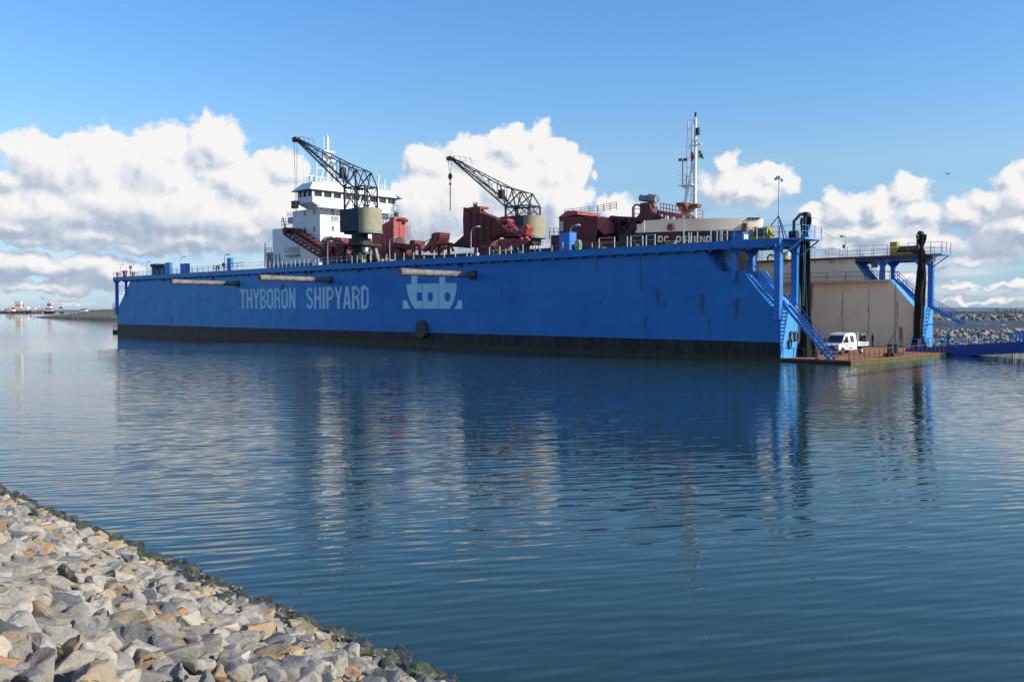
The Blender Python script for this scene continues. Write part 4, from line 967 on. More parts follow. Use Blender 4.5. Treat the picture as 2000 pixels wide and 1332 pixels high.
mb.bar((a.x-.6, SY, b.z), (a.x+.5, SY, b.z), .08); mb.box(a.x-.2, a.x+.25, SY-.2, SY+.2, b.z-.7, b.z-.2); mb.build('lamp_bracket', M['dark'], hop)
wedge('chute_lip_plate', [(968, 428), (990, 427), (994, 433), (972, 433)], SY-3.0, 1.2, M['red'])
mb = MB()
def ln(px0, py0, px1, py1, w, y): a = aty(px0, py0, y); b = aty(px1, py1, y); mb.bar(a, b, w)
for s in ((970, 428, 986, 446), (994, 432, 1010, 452), (986, 446, 1020, 462), (990, 440, 986, 446), (1001, 442, 998, 450), (1010, 452, 1040, 464), (1014, 450, 1020, 462)): ln(*s, .22, SY-3.2)
mb.build('chute_frame', M['red'], ship)
wedge('chute_gear', [(1016, 443), (1028, 439), (1031, 445), (1027, 457), (1018, 455)], SY-3.6, 1.2, M['red'])
wedge('chute_foot', [(926, 478), (957, 470), (956, 486), (962, 500), (926, 501)], SY-2.5, 4, M['redb'])
mb = MB()
for s in ((958, 486, 945, 500), (950, 480, 964, 500), (940, 482, 965, 483), (962, 484, 972, 500)): ln(*s, .35, SY-3.2)
mb.build('foot_brace', M['red'], ship)
mb = MB()
for s in ((994, 480, 1006, 468), (1002, 481, 1020, 466), (1012, 480, 1030, 464), (980, 478, 992, 479), (1020, 480, 1034, 468)): ln(*s, .4, SY-4)
a = aty(985, 479, SY-4); mb.box(a.x-.9, a.x+1., SY-4.5, SY-3.4, a.z-.6, a.z+.9); mb.build('hydraulic_rams', M['red'], ship)
mb = MB()
for px in (970, 976, 1040, 1052): a = aty(px, 473, SY-5); b = aty(px, 490, SY-5); mb.bar(a, b, .08)
ln(970, 473, 976, 473, .07, SY-5); ln(1035, 470, 1062, 473, .07, SY-5); ln(1035, 476, 1062, 479, .06, SY-5); mb.build('deck_platform_rail', M['dark'], ship)
a = aty(955, 486, SY-SB-.1); b = aty(1012, 480, SY-SB-.1); mb = MB(); mb.bar(a, b, .28); mb.build('yellow_green_beam', M['olive'], ship)
mb = MB(); a = aty(964, 489, SY-SB-.1); b = aty(979, 499, SY-SB-.1)
for x_ in (a.x, b.x, (a.x+b.x)/2+.2): mb.bar((x_, SY-SB-.1, b.z), (x_, SY-SB-.1, a.z), .13)
mb.bar((a.x, SY-SB-.1, a.z), (b.x, SY-SB-.1, a.z), .13); mb.bar((a.x, SY-SB-.1, b.z+.2), (b.x, SY-SB-.1, b.z+.2), .1); mb.build('cargo_frame', M['khaki'], ship)
# left group: A-frame, small rails, red tower and its arm
wedge('a_frame', [(843, 457), (852, 454), (859, 454), (858, 464), (850, 484), (845, 494), (838, 493), (843, 480), (830, 490), (826, 488), (842, 466)], SY-3, 2.2, M['redb'])
mb = MB()
for s in ((856, 456, 842, 494), (850, 470, 828, 492), (852, 478, 846, 494)): ln(*s, .45, SY-3.4)
mb.build('a_frame_leg', M['red'], ship)
mb = MB(); ln(814, 482, 843, 466, .1, SY-3); mb.build('guy_wire', M['dark'], ship)
mb = MB(); a = aty(813, 484, SY-4)
mb.tube([(a.x-.8, SY-4, 13), (a.x-.8, SY-4, a.z-.5), (a.x-.5, SY-4, a.z+.35), (a.x+.15, SY-4, a.z+.5), (a.x+.75, SY-4, a.z+.2), (a.x+.9, SY-4, a.z-.6), (a.x+.9, SY-4, 13)], .28, 8)
a = aty(878, 480, SY-4); mb.tube([(a.x-2.2, SY-4, a.z-.5), (a.x-.5, SY-4, a.z-.3), (a.x+.4, SY-4, a.z-.1), (a.x+.9, SY-4, a.z-.9)], .2, 8); mb.build('pipe_loop', M['red'], ship, smooth=True, split=True)
mb = MB(); p0 = aty(855, 476, SY-4); p1 = aty(876, 476, SY-4); rails(mb, [(p0.x, SY-4, p0.z), (p1.x, SY-4, p1.z)], 1.2, 1.0, 3, .07, .06); mb.box(p0.x-.5, p1.x+.4, SY-4.4, SY-3.4, p0.z-.35, p0.z); mb.bar((p0.x+.3, SY-4, 13), (p0.x+.3, SY-4, p0.z), .35); mb.bar((p1.x, SY-4, 13), (p1.x, SY-4, p1.z), .35); mb.build('pump_stand', M['redb'], ship)
# red tower: dark water side, bright end
xt = aty(769, 460, SY-2).x; yt = SY-2; zt = aty(769, 424, yt).z; e = atx(792, 424, xt)
a = aty(750, 440, yt).x
mb = MB(); mb.slab_y([(a-3.5, 13), (a-3.5, aty(735, 455, yt).z), (a, aty(750, 437, yt).z), (a+1.4, aty(757, 432, yt).z), (a+1.7, zt), (xt, zt), (xt, aty(769, 475, yt).z), (xt+3, 13)], yt, e.y); tower = mb.build('hopper_tower', M['red'], ship)
mb = MB()
for px in (746, 755, 763): x_ = aty(px, 450, yt).x; mb.box(x_-.08, x_+.08, yt-.1, yt, 13.5, aty(px, 440, yt).z)
mb.box(xt, xt+.12, yt-.1, e.y+.1, zt-.5, zt+.08); mb.box(xt, xt+.08, (yt+e.y)/2-.1, (yt+e.y)/2+.1, 15.5, zt-.5); mb.build('tower_ribs', M['red'], tower)
c0 = atx(780, 472, xt); mb = MB(); mb.tube([(xt-.02, c0.y, c0.z), (xt+.16, c0.y, c0.z)], .85, 16); mb.build('port_opening', M['dark'], tower)
q = atx(785, 430, xt); mb = MB(); mb.tube([(xt+.2, q.y-1, q.z), (xt+.3, q.y+.2, q.z+.1)], .22, 8); mb.tube([(xt+.2, q.y+.2, q.z-.5), (xt+.3, q.y+1.0, q.z)], .25, 8); mb.build('tower_ram', M['redb'], tower)
mb = MB(); p = aty(774, 416, yt+1)
for dx in (-.6, .5): mb.bar((p.x+dx, yt+1, zt), (p.x+dx, yt+1, p.z), .09)
mb.bar((p.x-.7, yt+1, p.z), (p.x+.6, yt+1, p.z), .1); mb.box(p.x-.2, p.x+.2, yt+.8, yt+1.2, p.z-.6, p.z-.1); mb.build('tower_lamp_frame', M['dark'], tower)
mb = MB(); p = atx(796, 443, xt); rails(mb, [(xt-.3, e.y+.1, p.z-1.8), (xt-.3, e.y+1.2, p.z-1.8)], 2., .6, 4, .07, .06); mb.bar((xt-.3, e.y+1.1, p.z-1.8), (xt-.3, e.y, p.z-2.9), .1); mb.build('tower_ladder', M['red'], tower)
wedge('tower_arm', [(769, 474), (786, 476), (800, 479), (806, 478), (812, 488), (796, 488), (765, 482)], SY-2.6, 2, M['redb'])
wedge('tower_scoop', [(800, 472), (803, 469), (810, 470), (811, 486), (799, 485)], SY-3, 2.2, M['redb'])
wedge('tower_foot', [(756, 482), (776, 486), (776, 494), (786, 500), (770, 508), (748, 508)], SY-3, 4, M['redb'])
wedge('tower_foot_bracket', [(765, 494), (774, 488), (780, 496), (780, 502), (772, 504)], SY-3.5, .6, M['red'])
# --- conveyor arm hanging diagonally in front of the white house
cy = SY-SB-.6
mb = MB(); A = [aty(556, 447, cy), aty(574, 447, cy), aty(652, 498, cy)]; B = [aty(554, 456, cy), aty(560, 461, cy), aty(633, 507, cy)]
for dy in (0, 2.2):
    o_ = Vector((0, dy, 0))
    for s in (A, B): mb.bar(s[0]+o_, s[1]+o_, .32); mb.bar(s[1]+o_, s[2]+o_, .34)
    for k in range(9):
        p = A[1].lerp(A[2], k/9)+o_; q = B[1].lerp(B[2], (k+.5)/9)+o_; r_ = A[1].lerp(A[2], (k+1)/9)+o_; mb.bar(p, q, .17); mb.bar(q, r_, .17)
for k in range(10):
    for s in (A, B): p = s[1].lerp(s[2], k/9); mb.bar(p, p+Vector((0, 2.2, 0)), .16)
mb.slab_y([(v.x, v.z) for v in (A[0]+Vector((0, 0, .1)), A[1], A[2]-Vector((0, 0, .7)), B[2]+Vector((0, 0, .9)), B[1]+Vector((0, 0, .8)), B[0])], cy+.9, cy+1.3)
conv = mb.build('conveyor_arm', M['redb'], ship)
a = aty(557, 451, cy); mb = MB(); mb.tube([(a.x, cy-.2, a.z), (a.x, cy+2.4, a.z)], .62, 14); mb.build('drum', M['redb'], conv)
wedge('red_hood', [(636, 468), (641, 464), (663, 464), (668, 471), (676, 476), (672, 484), (650, 482), (636, 476)], cy-.6, 3, M['red'])
wedge('drive_housing', [(634, 480), (650, 478), (676, 486), (680, 500), (690, 510), (636, 512), (628, 500)], cy+.2, 2.4, M['redb'])
mb = MB()
for s in ((655, 482, 690, 505), (660, 500, 672, 484), (640, 500, 650, 484)): ln(*s, .4, cy-.2)
mb.build('drive_brace', M['redb'], ship)

# --- the white bridge house, front facing the bow
YH0, YH1 = 12.0, 27.2
zr = 22.9
def prism_house(x0, x1, y0, y1, z0, z1): mb = MB(); mb.box(x0, x1, y0, y1, z0, z1); return mb
house = prism_house(XF-8.8, XF, YH0, YH1, 12.5, zr).build('accommodation_block', M['white'], ship, label='white accommodation block')
prism_house(XF-16.5, XF-8.8, YH0+.4, YH1-.4, 12.5, aty(552, 446, 12.4).z).build('after_block', M['white'], ship)
def win(x0, x1, y, z0, z1):      # on the water side
    mb = MB(); mb.box(x0, x1, y-.03, y, z0, z1); w = mb.build('window', M['glass'], house); mb = MB(); f = .09
    mb.box(x0-f, x1+f, y-.06, y, z1, z1+f); mb.box(x0-f, x1+f, y-.06, y, z0-f, z0); mb.box(x0-f, x0, y-.06, y, z0, z1); mb.box(x1, x1+f, y-.06, y, z0, z1); mb.build('window_frame', M['galv'], w)
def wfront(y0, y1, z0, z1, x=XF, par=None):
    mb = MB(); mb.box(x, x+.03, y0, y1, z0, z1); w = mb.build('window', M['glass'], par or house); mb = MB(); f = .09
    mb.box(x, x+.06, y0-f, y1+f, z1, z1+f); mb.box(x, x+.06, y0-f, y1+f, z0-f, z0); mb.box(x, x+.06, y0-f, y0, z0, z1); mb.box(x, x+.06, y1, y1+f, z0, z1); mb.build('window_frame', M['galv'], w)
for px, py in ((595.5, 417), (614, 414.5), (595.5, 450), (614, 447.5)):
    q = aty(px, py, YH0); win(q.x-.28, q.x+.28, YH0, q.z-.40, q.z+.40)
for px, py in ((650, 415), (650, 447.5)): q = atx(px, py, XF); wfront(q.y-.22, q.y+.22, q.z-.42, q.z+.42)
# www text on the front of the house
q0 = atx(647, 427.5, XF); q1 = atx(672, 427.5, XF); th_ = .95; mb = MB(); u = (q1.y-q0.y)/5.0; cur = q0.y
for c in 'WWW.GE':
    wd = 1. if c != '.' else .5
    for k, (pts, w) in enumerate(letter_strokes(c)):
        P2 = [(cur+p[0]*u*.8*wd, q0.z-th_/2+p[1]*th_) for p in pts]; stroke(mb, P2, .14, lambda a, b, d, k=k: (XF+.01+.003*k+d, a, b), 0, .012)
    cur += u*wd
mb.build('lettering', M['grey'], house)
# panel lines on the front
mb = MB()
for py in (433, 459): z_ = atx(640, py, XF).z; mb.box(XF, XF+.04, YH0+.3, YH1-.3, z_-.04, z_+.04); mb.box(XF-8.6, XF-.1, YH0-.03, YH0, z_-.04, z_+.04)
mb.build('panel_seam', M['galv'], house)
# wheelhouse
WY0, WY1 = 9.9, 28.3; z0 = 23.2; zs = atx(612, 385, XF+.6).z; zt = 26.2; xw = XF+.9; xb_ = XF-3.9
za = atx(613, 382.5, xw).z; zb_ = atx(613, 371.8, xw).z
mb = MB(); mb.slab_x([(WY0, za-.05), (WY0, z0+.5), (WY0+2.2, z0-.4), (WY1-2.2, z0-.4), (WY1, z0+.5), (WY1, za-.05)], xb_, xw); wh = mb.build('wheelhouse', M['white'], ship)
mb = MB(); mb.box(xb_+.3, xw-.25, WY0+.25, WY1-.25, za-.05, zb_+.25); mb.build('wheelhouse_core', M['glass'], wh)
mb = MB(); n = 9
ys = [WY0+.12+(WY1-WY0-.24)*i/n for i in range(n+1)]
for i, y_ in enumerate(ys): mb.box(xw-.22, xw+.02, y_-.2, y_+.2, za-.05, zb_+.15)
for x_ in (xb_+.2, xb_+1.7, xb_+3.2, xw-.2): mb.box(x_-.16, x_+.16, WY0-.02, WY0+.2, za-.05, zb_+.15)
mb.box(xw-.2, xw+.03, WY0, WY1, zb_, zb_+.2); mb.box(xb_, xw, WY0-.03, WY0+.2, zb_, zb_+.2); mb.build('window_mullion', M['white'], wh)
# flared roof visor
def frustum(x0, x1, y0, y1, z0, X0, X1, Y0, Y1, z1):
    mb = MB(); v = [(x0, y0, z0), (x1, y0, z0), (x1, y1, z0), (x0, y1, z0), (X0, Y0, z1), (X1, Y0, z1), (X1, Y1, z1), (X0, Y1, z1)]
    return mb.add(v, [(3, 2, 1, 0), (4, 5, 6, 7), (0, 1, 5, 4), (1, 2, 6, 5), (2, 3, 7, 6), (3, 0, 4, 7)])
ztop = atx(612, 356.5, XF).z
frustum(xb_-.5, xw+.55, WY0-.9, WY1+1.1, zb_+.12, xb_+1.0, xw-.5, WY0+.35, WY1-1.0, ztop).build('wheelhouse_roof', M['white'], wh)
frustum(xb_-.55, xw+.6, WY0-.95, WY1+1.15, zb_+.04, xb_-.55, xw+.6, WY0-.95, WY1+1.15, zb_+.12).build('roof_edge', M['rust'], wh)
# balcony along the front with brackets
mb = MB(); rails(mb, [(xw+1.0, WY0+.3, z0-.25), (xw+1.0, WY1-.5, z0-.25)], 1.2, 1.6, 3, .06, .045); rails(mb, [(xw+1., WY1-.5, z0-.25), (xw-2, WY1+1.2, z0-.25), (xb_, WY1+1.2, z0-.25)], 1.5, 1.2, 4, .08, .07); mb.build('balcony_railing', M['white'], wh)
mb = MB(); mb.box(xw, xw+1.05, WY0+.3, WY1-.3, z0-.42, z0-.30); mb.build('balcony', M['white'], wh)
mb = MB(); y_ = WY0+.8
while y_ < WY1-.5: mb.bar((xw+1.0, y_, z0-.45), (XF+.02, y_+.1, z0-1.3), .10); y_ += 1.15
mb.build('balcony_bracket', M['galv'], wh)
mb = MB(); q = aty(576, 397, 9.2); mb.box(q.x-.9, q.x+.4, 9.0, 9.7, q.z-.9, q.z+.4); mb.build('navigation_light_box', M['dark'], wh)
mb = MB(); q = aty(578, 402, 9.4); mb.ball((q.x, 9.0, q.z), .3, 8); mb.build('orange_lifebuoy_light', M['orange'], wh)
# gear on the roof
mb = MB(); zR = ztop; rails(mb, [(xb_+.8, WY0+.8, zR), (xw-.7, WY0+.8, zR), (xw-.7, WY1-1.4, zR)], 1.0, 1.4, 3, .06, .045); mb.build('roof_railing', M['white'], wh)
# signal mast with radars, tip at px 640, y 262
MX, MY = XF-2.2, 16.6
q = atx(639, 262, MX); MY = q.y; mt2 = q.z
mb = MB(); mb.tube([(MX, MY, zR), (MX, MY, mt2-4.6)], [.38, .3], 10); mb.tube([(MX, MY, mt2-4.6), (MX, MY, mt2-.5)], [.30, .26], 10); mb.tube([(MX, MY, mt2-.5), (MX, MY, mt2)], .1, 6)
for s in (-1, 1): mb.bar((MX-.3, MY+s*1.7, zR), (MX, MY+s*.3, zR+4.4), .18)
mb.bar((MX, MY-2.3, zR), (MX, MY-2.3, zR+4.6), .12); mb.bar((MX, MY-2.3, zR+3.0), (MX, MY, zR+3.0), .12); mb.bar((MX, MY-2.3, zR+1.4), (MX, MY, zR+1.4), .12)
mm = mb.build('signal_mast', M['white'], ship, smooth=False)
mb = MB(); mb.box(MX-.3, MX+.3, MY-1.9, MY+1.5, zR+6.0, zR+6.3); mb.box(MX-.2, MX+.2, MY-1.2, MY+2.2, zR+4.5, zR+4.8); mb.ball((MX+.3, MY, zR+5.2), .5, 10); mb.box(MX-.8, MX+.8, MY-1.0, MY+.8, zR+3.6, zR+3.75); mb.box(MX-.5, MX+.5, MY-1.2, MY+.6, zR+5.5, zR+5.6); mb.build('radar', M['white'], mm)
mb = MB(); zz = zR+7
while zz < mt2-.8: mb.bar((MX, MY-.75, zz), (MX, MY-.3, zz), .07); mb.bar((MX, MY+.3, zz), (MX, MY+.6, zz), .06); zz += .6
mb.bar((MX, MY-.75, zR+7), (MX, MY-.75, mt2-.6), .07); mb.build('mast_ladder', M['white'], mm)
mb = MB()
for px, py, r_, yy_ in ((593, 295, .05, 0), (613, 330, .05, 0), (605, 337, .05, 0), (609, 344, .05, 0)):
    q = atx(px, py, XF-3); mb.bar((XF-3, q.y, zR), (XF-3, q.y, q.z), .07)
q = atx(607, 344, XF-2.5); mb.bar((XF-2.5, q.y-1.1, q.z), (XF-2.5, q.y+1.1, q.z), .14); mb.box(XF-2.7, XF-2.3, q.y-.2, q.y+.2, q.z-.9, q.z)
mb.build('antenna', M['galv'], wh)
mb = MB()
for px, top, r_ in ((739, 346, .3), (751, 352, .2)): q = atx(px, top, XF-2); mb.bar((XF-2, q.y, zR-.2), (XF-2, q.y, q.z), .16); mb.ball((XF-2, q.y, q.z), r_, 8)
q = atx(706, 358, XF-2); mb.ball((XF-2, q.y, zR+.45), .75, 10); q = atx(650, 350, XF-2.5); mb.box(XF-3, XF-2, q.y-2.5, q.y+4.5, zR, zR+.8); mb.bar((XF-2, atx(651, 335, XF-2).y, zR), (XF-2, atx(653, 330, XF-2).y, zR+3.6), .3); mb.build('roof_fitting', M['white'], wh)
# after deck gear left of the house
mb = MB(); q0 = aty(520, 498, YH0+.3); mb.box(aty(520, 500, YH0+.3).x, XF-16.5, YH0+.3, YH1-.3, 12.4, q0.z+.4); mb.build('poop_deck', M['grey'], ship)
a = aty(523, 472, YH0+1); b = aty(552, 486, YH0+1); mb = MB(); zt_ = a.z
cxx = (a.x+b.x)/2; mb.tube([(cxx, YH0+3, zt_-1.0), (cxx, YH0+3, zt_)], 2.1, 12); mb.cyl((cxx, YH0+3), 1.3, b.z-2, zt_-1.0, 12); mb.build('funnel_top', M['white'], ship, smooth=False)
mb = MB(); x_ = aty(518, 500, YH0+.4).x; zq = aty(518, 488, YH0+.4).z; mb.bar((x_, YH0+.4, 13), (x_, YH0+.4, aty(518, 475, YH0+.4).z), .13); rails(mb, [(x_, YH0+.3, zq-.8), (XF-16.8, YH0+.3, zq-.8)], 1.1, .9, 3, .08, .06); mb.box(x_, XF-16.6, YH0+.4, YH0+2.5, zq-1.1, zq-.8)
for t in range(5): mb.bar((x_+t*1.3, YH0+.3, 13), (x_+t*1.3, YH0+.3, zq-1), .12)
mb.build('after_platform', M['grey'], ship)
q = aty(562, 425, YH0+.5); mb = MB(); p0 = aty(550, 436, YH0+.3); p1 = aty(571, 436, YH0+.3); rails(mb, [(p0.x, YH0+.3, aty(550, 445, YH0+.3).z), (p1.x, YH0+.3, aty(550, 445, YH0+.3).z)], 1.6, .8, 3, .08, .07)
mb.bar((aty(549, 425, YH0).x, YH0+.3, aty(549, 425, YH0).z), (aty(555, 445, YH0).x, YH0+.3, aty(555, 445, YH0).z), .2); mb.box(aty(558, 420, YH0).x, aty(567, 420, YH0).x, YH0+.5, YH0+1.6, aty(560, 436, YH0).z, aty(560, 416, YH0).z-.8); rails(mb, [(aty(557, 420, YH0).x, YH0+.4, aty(557, 425, YH0).z), (aty(568, 420, YH0).x, YH0+.4, aty(557, 425, YH0).z)], .9, .6, 2, .07, .06); mb.build('boat_davit', M['galv'], ship)
mb = MB(); q = aty(570, 495, YH0-.2); rails(mb, [(aty(558, 496, YH0-.3).x, YH0-.3, aty(558, 496, YH0-.3).z), (aty(583, 496, YH0-.3).x, YH0-.3, aty(583, 496, YH0-.3).z)], 1.2, .8, 3, .09, .06); mb.box(aty(558, 496, YH0-.3).x, aty(583, 496, YH0-.3).x, YH0-.5, YH0, q.z-.6, q.z-.3); mb.build('side_platform', M['grey'], ship)
# deck front gear between house and conveyor
mb = MB(); q = atx(640, 452, XF+1); mb.box(XF+.0, XF+2.6, q.y, YH1-2, 12.6, atx(640, 462, XF+1).z); rails(mb, [(XF+2.5, q.y, atx(640, 462, XF+1).z), (XF+2.5, YH1-2, atx(640, 462, XF+1).z)], 1.2, 1.1, 3, .07, .05); mb.build('winch_platform', M['white'], ship)

# ------------------------------------------------------------ the two slewing cranes
def crane(x, y, z, rz, label, hook_drop, seed, tip_at, hz=4.75, hh=3.35, k_=1.):
    t = thing('slewing_crane', label, 'crane', (x, y, z), rz, 'lattice jib cranes on the dock walls')
    t.scale = (k_, k_, 1)
    L = lambda mb, nm, m, p=t, **k: mb.build(nm, m, p, local=True, **k)
    # portal legs
    for sx in (-1, 1):
        for sy in (-1, 1):
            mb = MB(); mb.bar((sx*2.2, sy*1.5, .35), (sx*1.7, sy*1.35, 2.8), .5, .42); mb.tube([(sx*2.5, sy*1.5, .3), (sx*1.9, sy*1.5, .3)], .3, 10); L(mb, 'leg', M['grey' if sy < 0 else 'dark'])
    mb = MB(); mb.box(-2.4, 2.4, -1.75, -1.2, .3, .62); mb.box(-2.4, 2.4, 1.2, 1.75, .3, .62)
    for sy in (-1, 1): mb.bar((-2.2, sy*1.45, .6), (1.7, sy*1.4, 2.6), .12); mb.bar((2.2, sy*1.45, .6), (-1.7, sy*1.4, 2.6), .12)
    L(mb, 'bogie', M['dark'])
    mb = MB(); mb.cyl((.2, 0), 1.0, .6, 2.6, 14); mb.tube([(1.2, -1.1, 1.5), (1.2, -.5, 1.5)], 1.05, 14); mb.box(-.6, .7, -1.2, 1.0, .5, 1.5); L(mb, 'machinery', M['dark'])
    mb = MB(); mb.slab_z([(2.9, -2.1), (2.9, 2.1), (-2.5, 2.1), (-2.5, -2.1)], 2.6, 2.95); mb.cyl((0, 0), 1.7, 2.95, 3.7, 18); mb.cyl((0, 0), 1.25, 3.7, 4.5, 18); L(mb, 'turntable', M['dark'])
    mb = MB(); rails(mb, [(2.9, -2.1, 2.95), (2.9, 2.1, 2.95)], 1.0, 1., 2, .06, .05); rails(mb, [(2.9, -2.1, 2.95), (-2.5, -2.1, 2.95)], 1.0, 1.1, 2, .06, .05); L(mb, 'platform_railing', M['dark'])
    mb = MB()
    for dx in (-.5, -.1): mb.tube([(dx, -1.95, .4), (dx, -1.95, 3.6)], .13, 8)
    L(mb, 'cable_pipe', M['khaki'])
    # house: dark sheeted front and pale curved rear counterweight
    z0, z1 = hz, hz+hh
    mb = MB(); mb.slab_z([(2.9, -1.2), (2.9, 1.2), (2.1, 2.0), (-1.7, 2.05), (-1.7, -2.05), (2.1, -2.0)], z0, z1-.05)
    L(mb, 'crane_house', M['navy'])
    mb = MB(); mb.box(.5, 1.0, -2.07, -2.02, z0+.7, z1-.5); mb.box(2.92, 2.96, -.5, .1, z0+1.2, z1-.5); L(mb, 'house_window', M['glassblue'])
    mb = MB(); arcp = [(-1.7, -2.1)]+[(-1.9-1.7*math.sin(R(a)), -2.1*math.cos(R(a))) for a in range(0, 181, 9)]+[(-1.7, 2.1)]
    mb.slab_z(arcp, z0, z1); cw = L(mb, 'counterweight', M['khaki'], smooth=True)
    mb = MB(); mb.slab_z([(p[0]*1.03, p[1]*1.03) for p in arcp], z0-.35, z0+.1); L(mb, 'counterweight_skirt', M['grey'], cw)
    mb = MB(); mb.slab_z([(2.3, -1.0), (2.3, 1.0), (-2.6, 1.2), (-2.6, -1.2)], 4.45, z0+.03); mb.cyl((0, 0), 1.2, 4.3, z0, 14); L(mb, 'slewing_frame', M['dark'])
    # lattice tower on the house and the jib
    zf = 11.3; yl = 1.35; yu = 1.75
    foot = {(1, s): Vector((1.75, s*yl, zf)) for s in (-1, 1)}; rear = {(1, s): Vector((-2.3, s*yl, zf)) for s in (-1, 1)}
    pk = {s: Vector((-.9, s*yu*.9, 13.7)) for s in (-1, 1)}; pk2 = {s: Vector((2.6, s*yu*.8, 15.1)) for s in (-1, 1)}
    ux_, uy_ = math.cos(rz)*k_, math.sin(rz)*k_; lo, hi = 6., 20.
    for _ in range(40):                  # reach of the jib, measured from the photograph
        tx = (lo+hi)/2; q = proj((x+ux_*tx, y+uy_*tx, z+20))
        if q[0] > tip_at[0]: lo = tx
        else: hi = tx
    q = proj((x+ux_*tx, y+uy_*tx, z+20)); tip = Vector((tx, 0, 20+(q[1]-tip_at[1])*q[2]/F))
    mb = MB()
    for s in (-1, 1):
        f = foot[(1, s)]; r = rear[(1, s)]
        mb.bar((f.x, f.y, z1-.1), f, .24); mb.bar((r.x, r.y, z1-.1), r, .20); mb.bar((-.3, f.y, z1-.1), (-.3, f.y, zf), .16)
        mb.bar(f, r, .22)
        mb.bar((-.3, f.y, zf), (f.x, f.y, z1), .10); mb.bar((-.3, f.y, zf), (r.x, r.y, z1), .10); mb.bar((.7, f.y, zf), (-.2, f.y, z1), .08); mb.bar((-1.4, f.y, zf), (-.4, f.y, z1), .08)
    for a in (foot, rear):
        p, q = a[(1, -1)], a[(1, 1)]; mb.bar(p, q, .2); mb.bar(p, (q.x, q.y, z1), .1); mb.bar(q, (p.x, p.y, z1), .1)
    mb.box(-.4, 1.9, -1.3, -.7, zf+.05, zf+.12)
    # ring of hand rails round the house roof
    rails(mb, [(2.4, -1.0, z1), (1.8, -1.8, z1), (-1.0, -1.85, z1), (-2.4, -1.4, z1), (-3.1, 0, z1)], .9, 1.1, 2, .06, .05)
    L(mb, 'tower_frame', M['jib'])
    mb = MB(); N = 7
    low = {s: [foot[(1, s)].lerp(tip+Vector((0, s*.18, 0)), k/N) for k in range(N+1)] for s in (-1, 1)}
    up = {}
    for s in (-1, 1):
        path = [rear[(1, s)], pk[s], pk2[s], tip+Vector((0, s*.15, .25))]
        for a, b in zip(path[:-1], path[1:]): mb.bar(a, b, .14)
        def upt(x, s=s):
            a, b = (pk2[s], path[3]) if x > pk2[s].x else (pk[s], pk2[s]); u = (x-a.x)/(b.x-a.x); return a.lerp(b, max(0, min(1, u)))
        up[s] = [upt(p.x+.0) for p in low[s]]
        for k in range(N): mb.bar(low[s][k], low[s][k+1], .19)
        for k in range(N):
            w = .065 if k < 5 else .055
            if k: mb.bar(low[s][k], up[s][k], w)
            if k % 2: mb.bar(low[s][k], up[s][k+1], w)
            else: mb.bar(up[s][k] if k else pk[s].lerp(pk2[s], .75), low[s][k+1], w)
        mb.bar(foot[(1, s)], pk[s], .15); mb.bar(foot[(1, s)], pk2[s], .15); mb.bar(pk[s], (-.3, s*yl, zf), .12); mb.bar(rear[(1, s)]+Vector((1.2, 0, 0)), pk[s].lerp(pk2[s], .4), .11); mb.bar(pk[s].lerp(pk2[s], .4), foot[(1, s)], .11)
    for k in range(1, N):
        mb.bar(low[-1][k], low[1][k], .075); mb.bar(up[-1][k], up[1][k], .07)
        if k < N-1: mb.bar(low[-1][k], low[1][k+1], .05)
    mb.bar(pk[-1], pk[1], .16); mb.bar(pk2[-1], pk2[1], .16)
    # inner ladder
    a = foot[(1, -1)]+Vector((0, 1.3, .2)); b = tip-Vector((1.5, 0, .9))
    for dy in (-.2, .2): mb.bar(a+Vector((0, dy, .3)), b+Vector((0, dy, .3)), .06)
    for k in range(40): p = a.lerp(b, k/40)+Vector((0, 0, .3)); mb.bar(p-Vector((0, .2, 0)), p+Vector((0, .2, 0)), .045)
    jib = L(mb, 'jib', M['jib'])
    mb = MB(); mb.box(3.0, 3.7, -.4, .4, 13.0, 14.6); mb.bar((3.4, 0, 14.6), (2.4, 0, 12.4), .25); L(mb, 'jib_winch', M['dark'], jib)
    mb = MB(); mb.tube([tip-Vector((0, .35, 0)), tip+Vector((0, .35, 0))], .42, 12); mb.bar(tip-Vector((2.2, 0, 1.0)), tip, .34, .3); mb.box(tip.x-.1, tip.x+.65, -.3, .3, tip.z-.35, tip.z+.35); L(mb, 'jib_head', M['rust'] , jib)
    mb = MB(); mb.bar(tip+Vector((-.3, -.3, .5)), tip+Vector((-3.4, -.3, -.2)), .05); [mb.bar(tip+Vector((-.3-k, -.3, .5-.22*k)), tip+Vector((-.5-k, -.3, -.1-.35*k)), .05) for k in range(4)]; L(mb, 'head_rail', M['jib'], jib)
    zb = tip.z-hook_drop; mb = MB()
    for dx in (-.15, .5): mb.bar((tip.x+dx, 0, tip.z-.3), (tip.x+.15+dx*.2, 0, zb+.3), .045)
    L(mb, 'hoist_rope', M['cable'])
    if seed == 2:
        mb = MB(); mb.ball((tip.x+.17, 0, zb), .62, 12, (.6, .35, 1.0)); L(mb, 'hook_block', M['rust'], smooth=True)
        mb = MB(); mb.bar((tip.x+.17, 0, zb-.5), (tip.x+.17, 0, zb-6.4), .10); mb.box(tip.x+.03, tip.x+.3, -.1, .1, zb-1.6, zb-1.2); L(mb, 'sling', M['dark'])
    return t
crane(-69.6, 1.8, DH, math.pi+.20, 'nearer dark lattice crane in front of the white bridge', 12.2, 1, (579, 273))
crane(-70.0, DW-1.9, DH, math.pi+.20, 'farther lattice crane with hook above the brown red chute', 3.3, 2, (881, 310), 5.95, 3.6, 1.25)
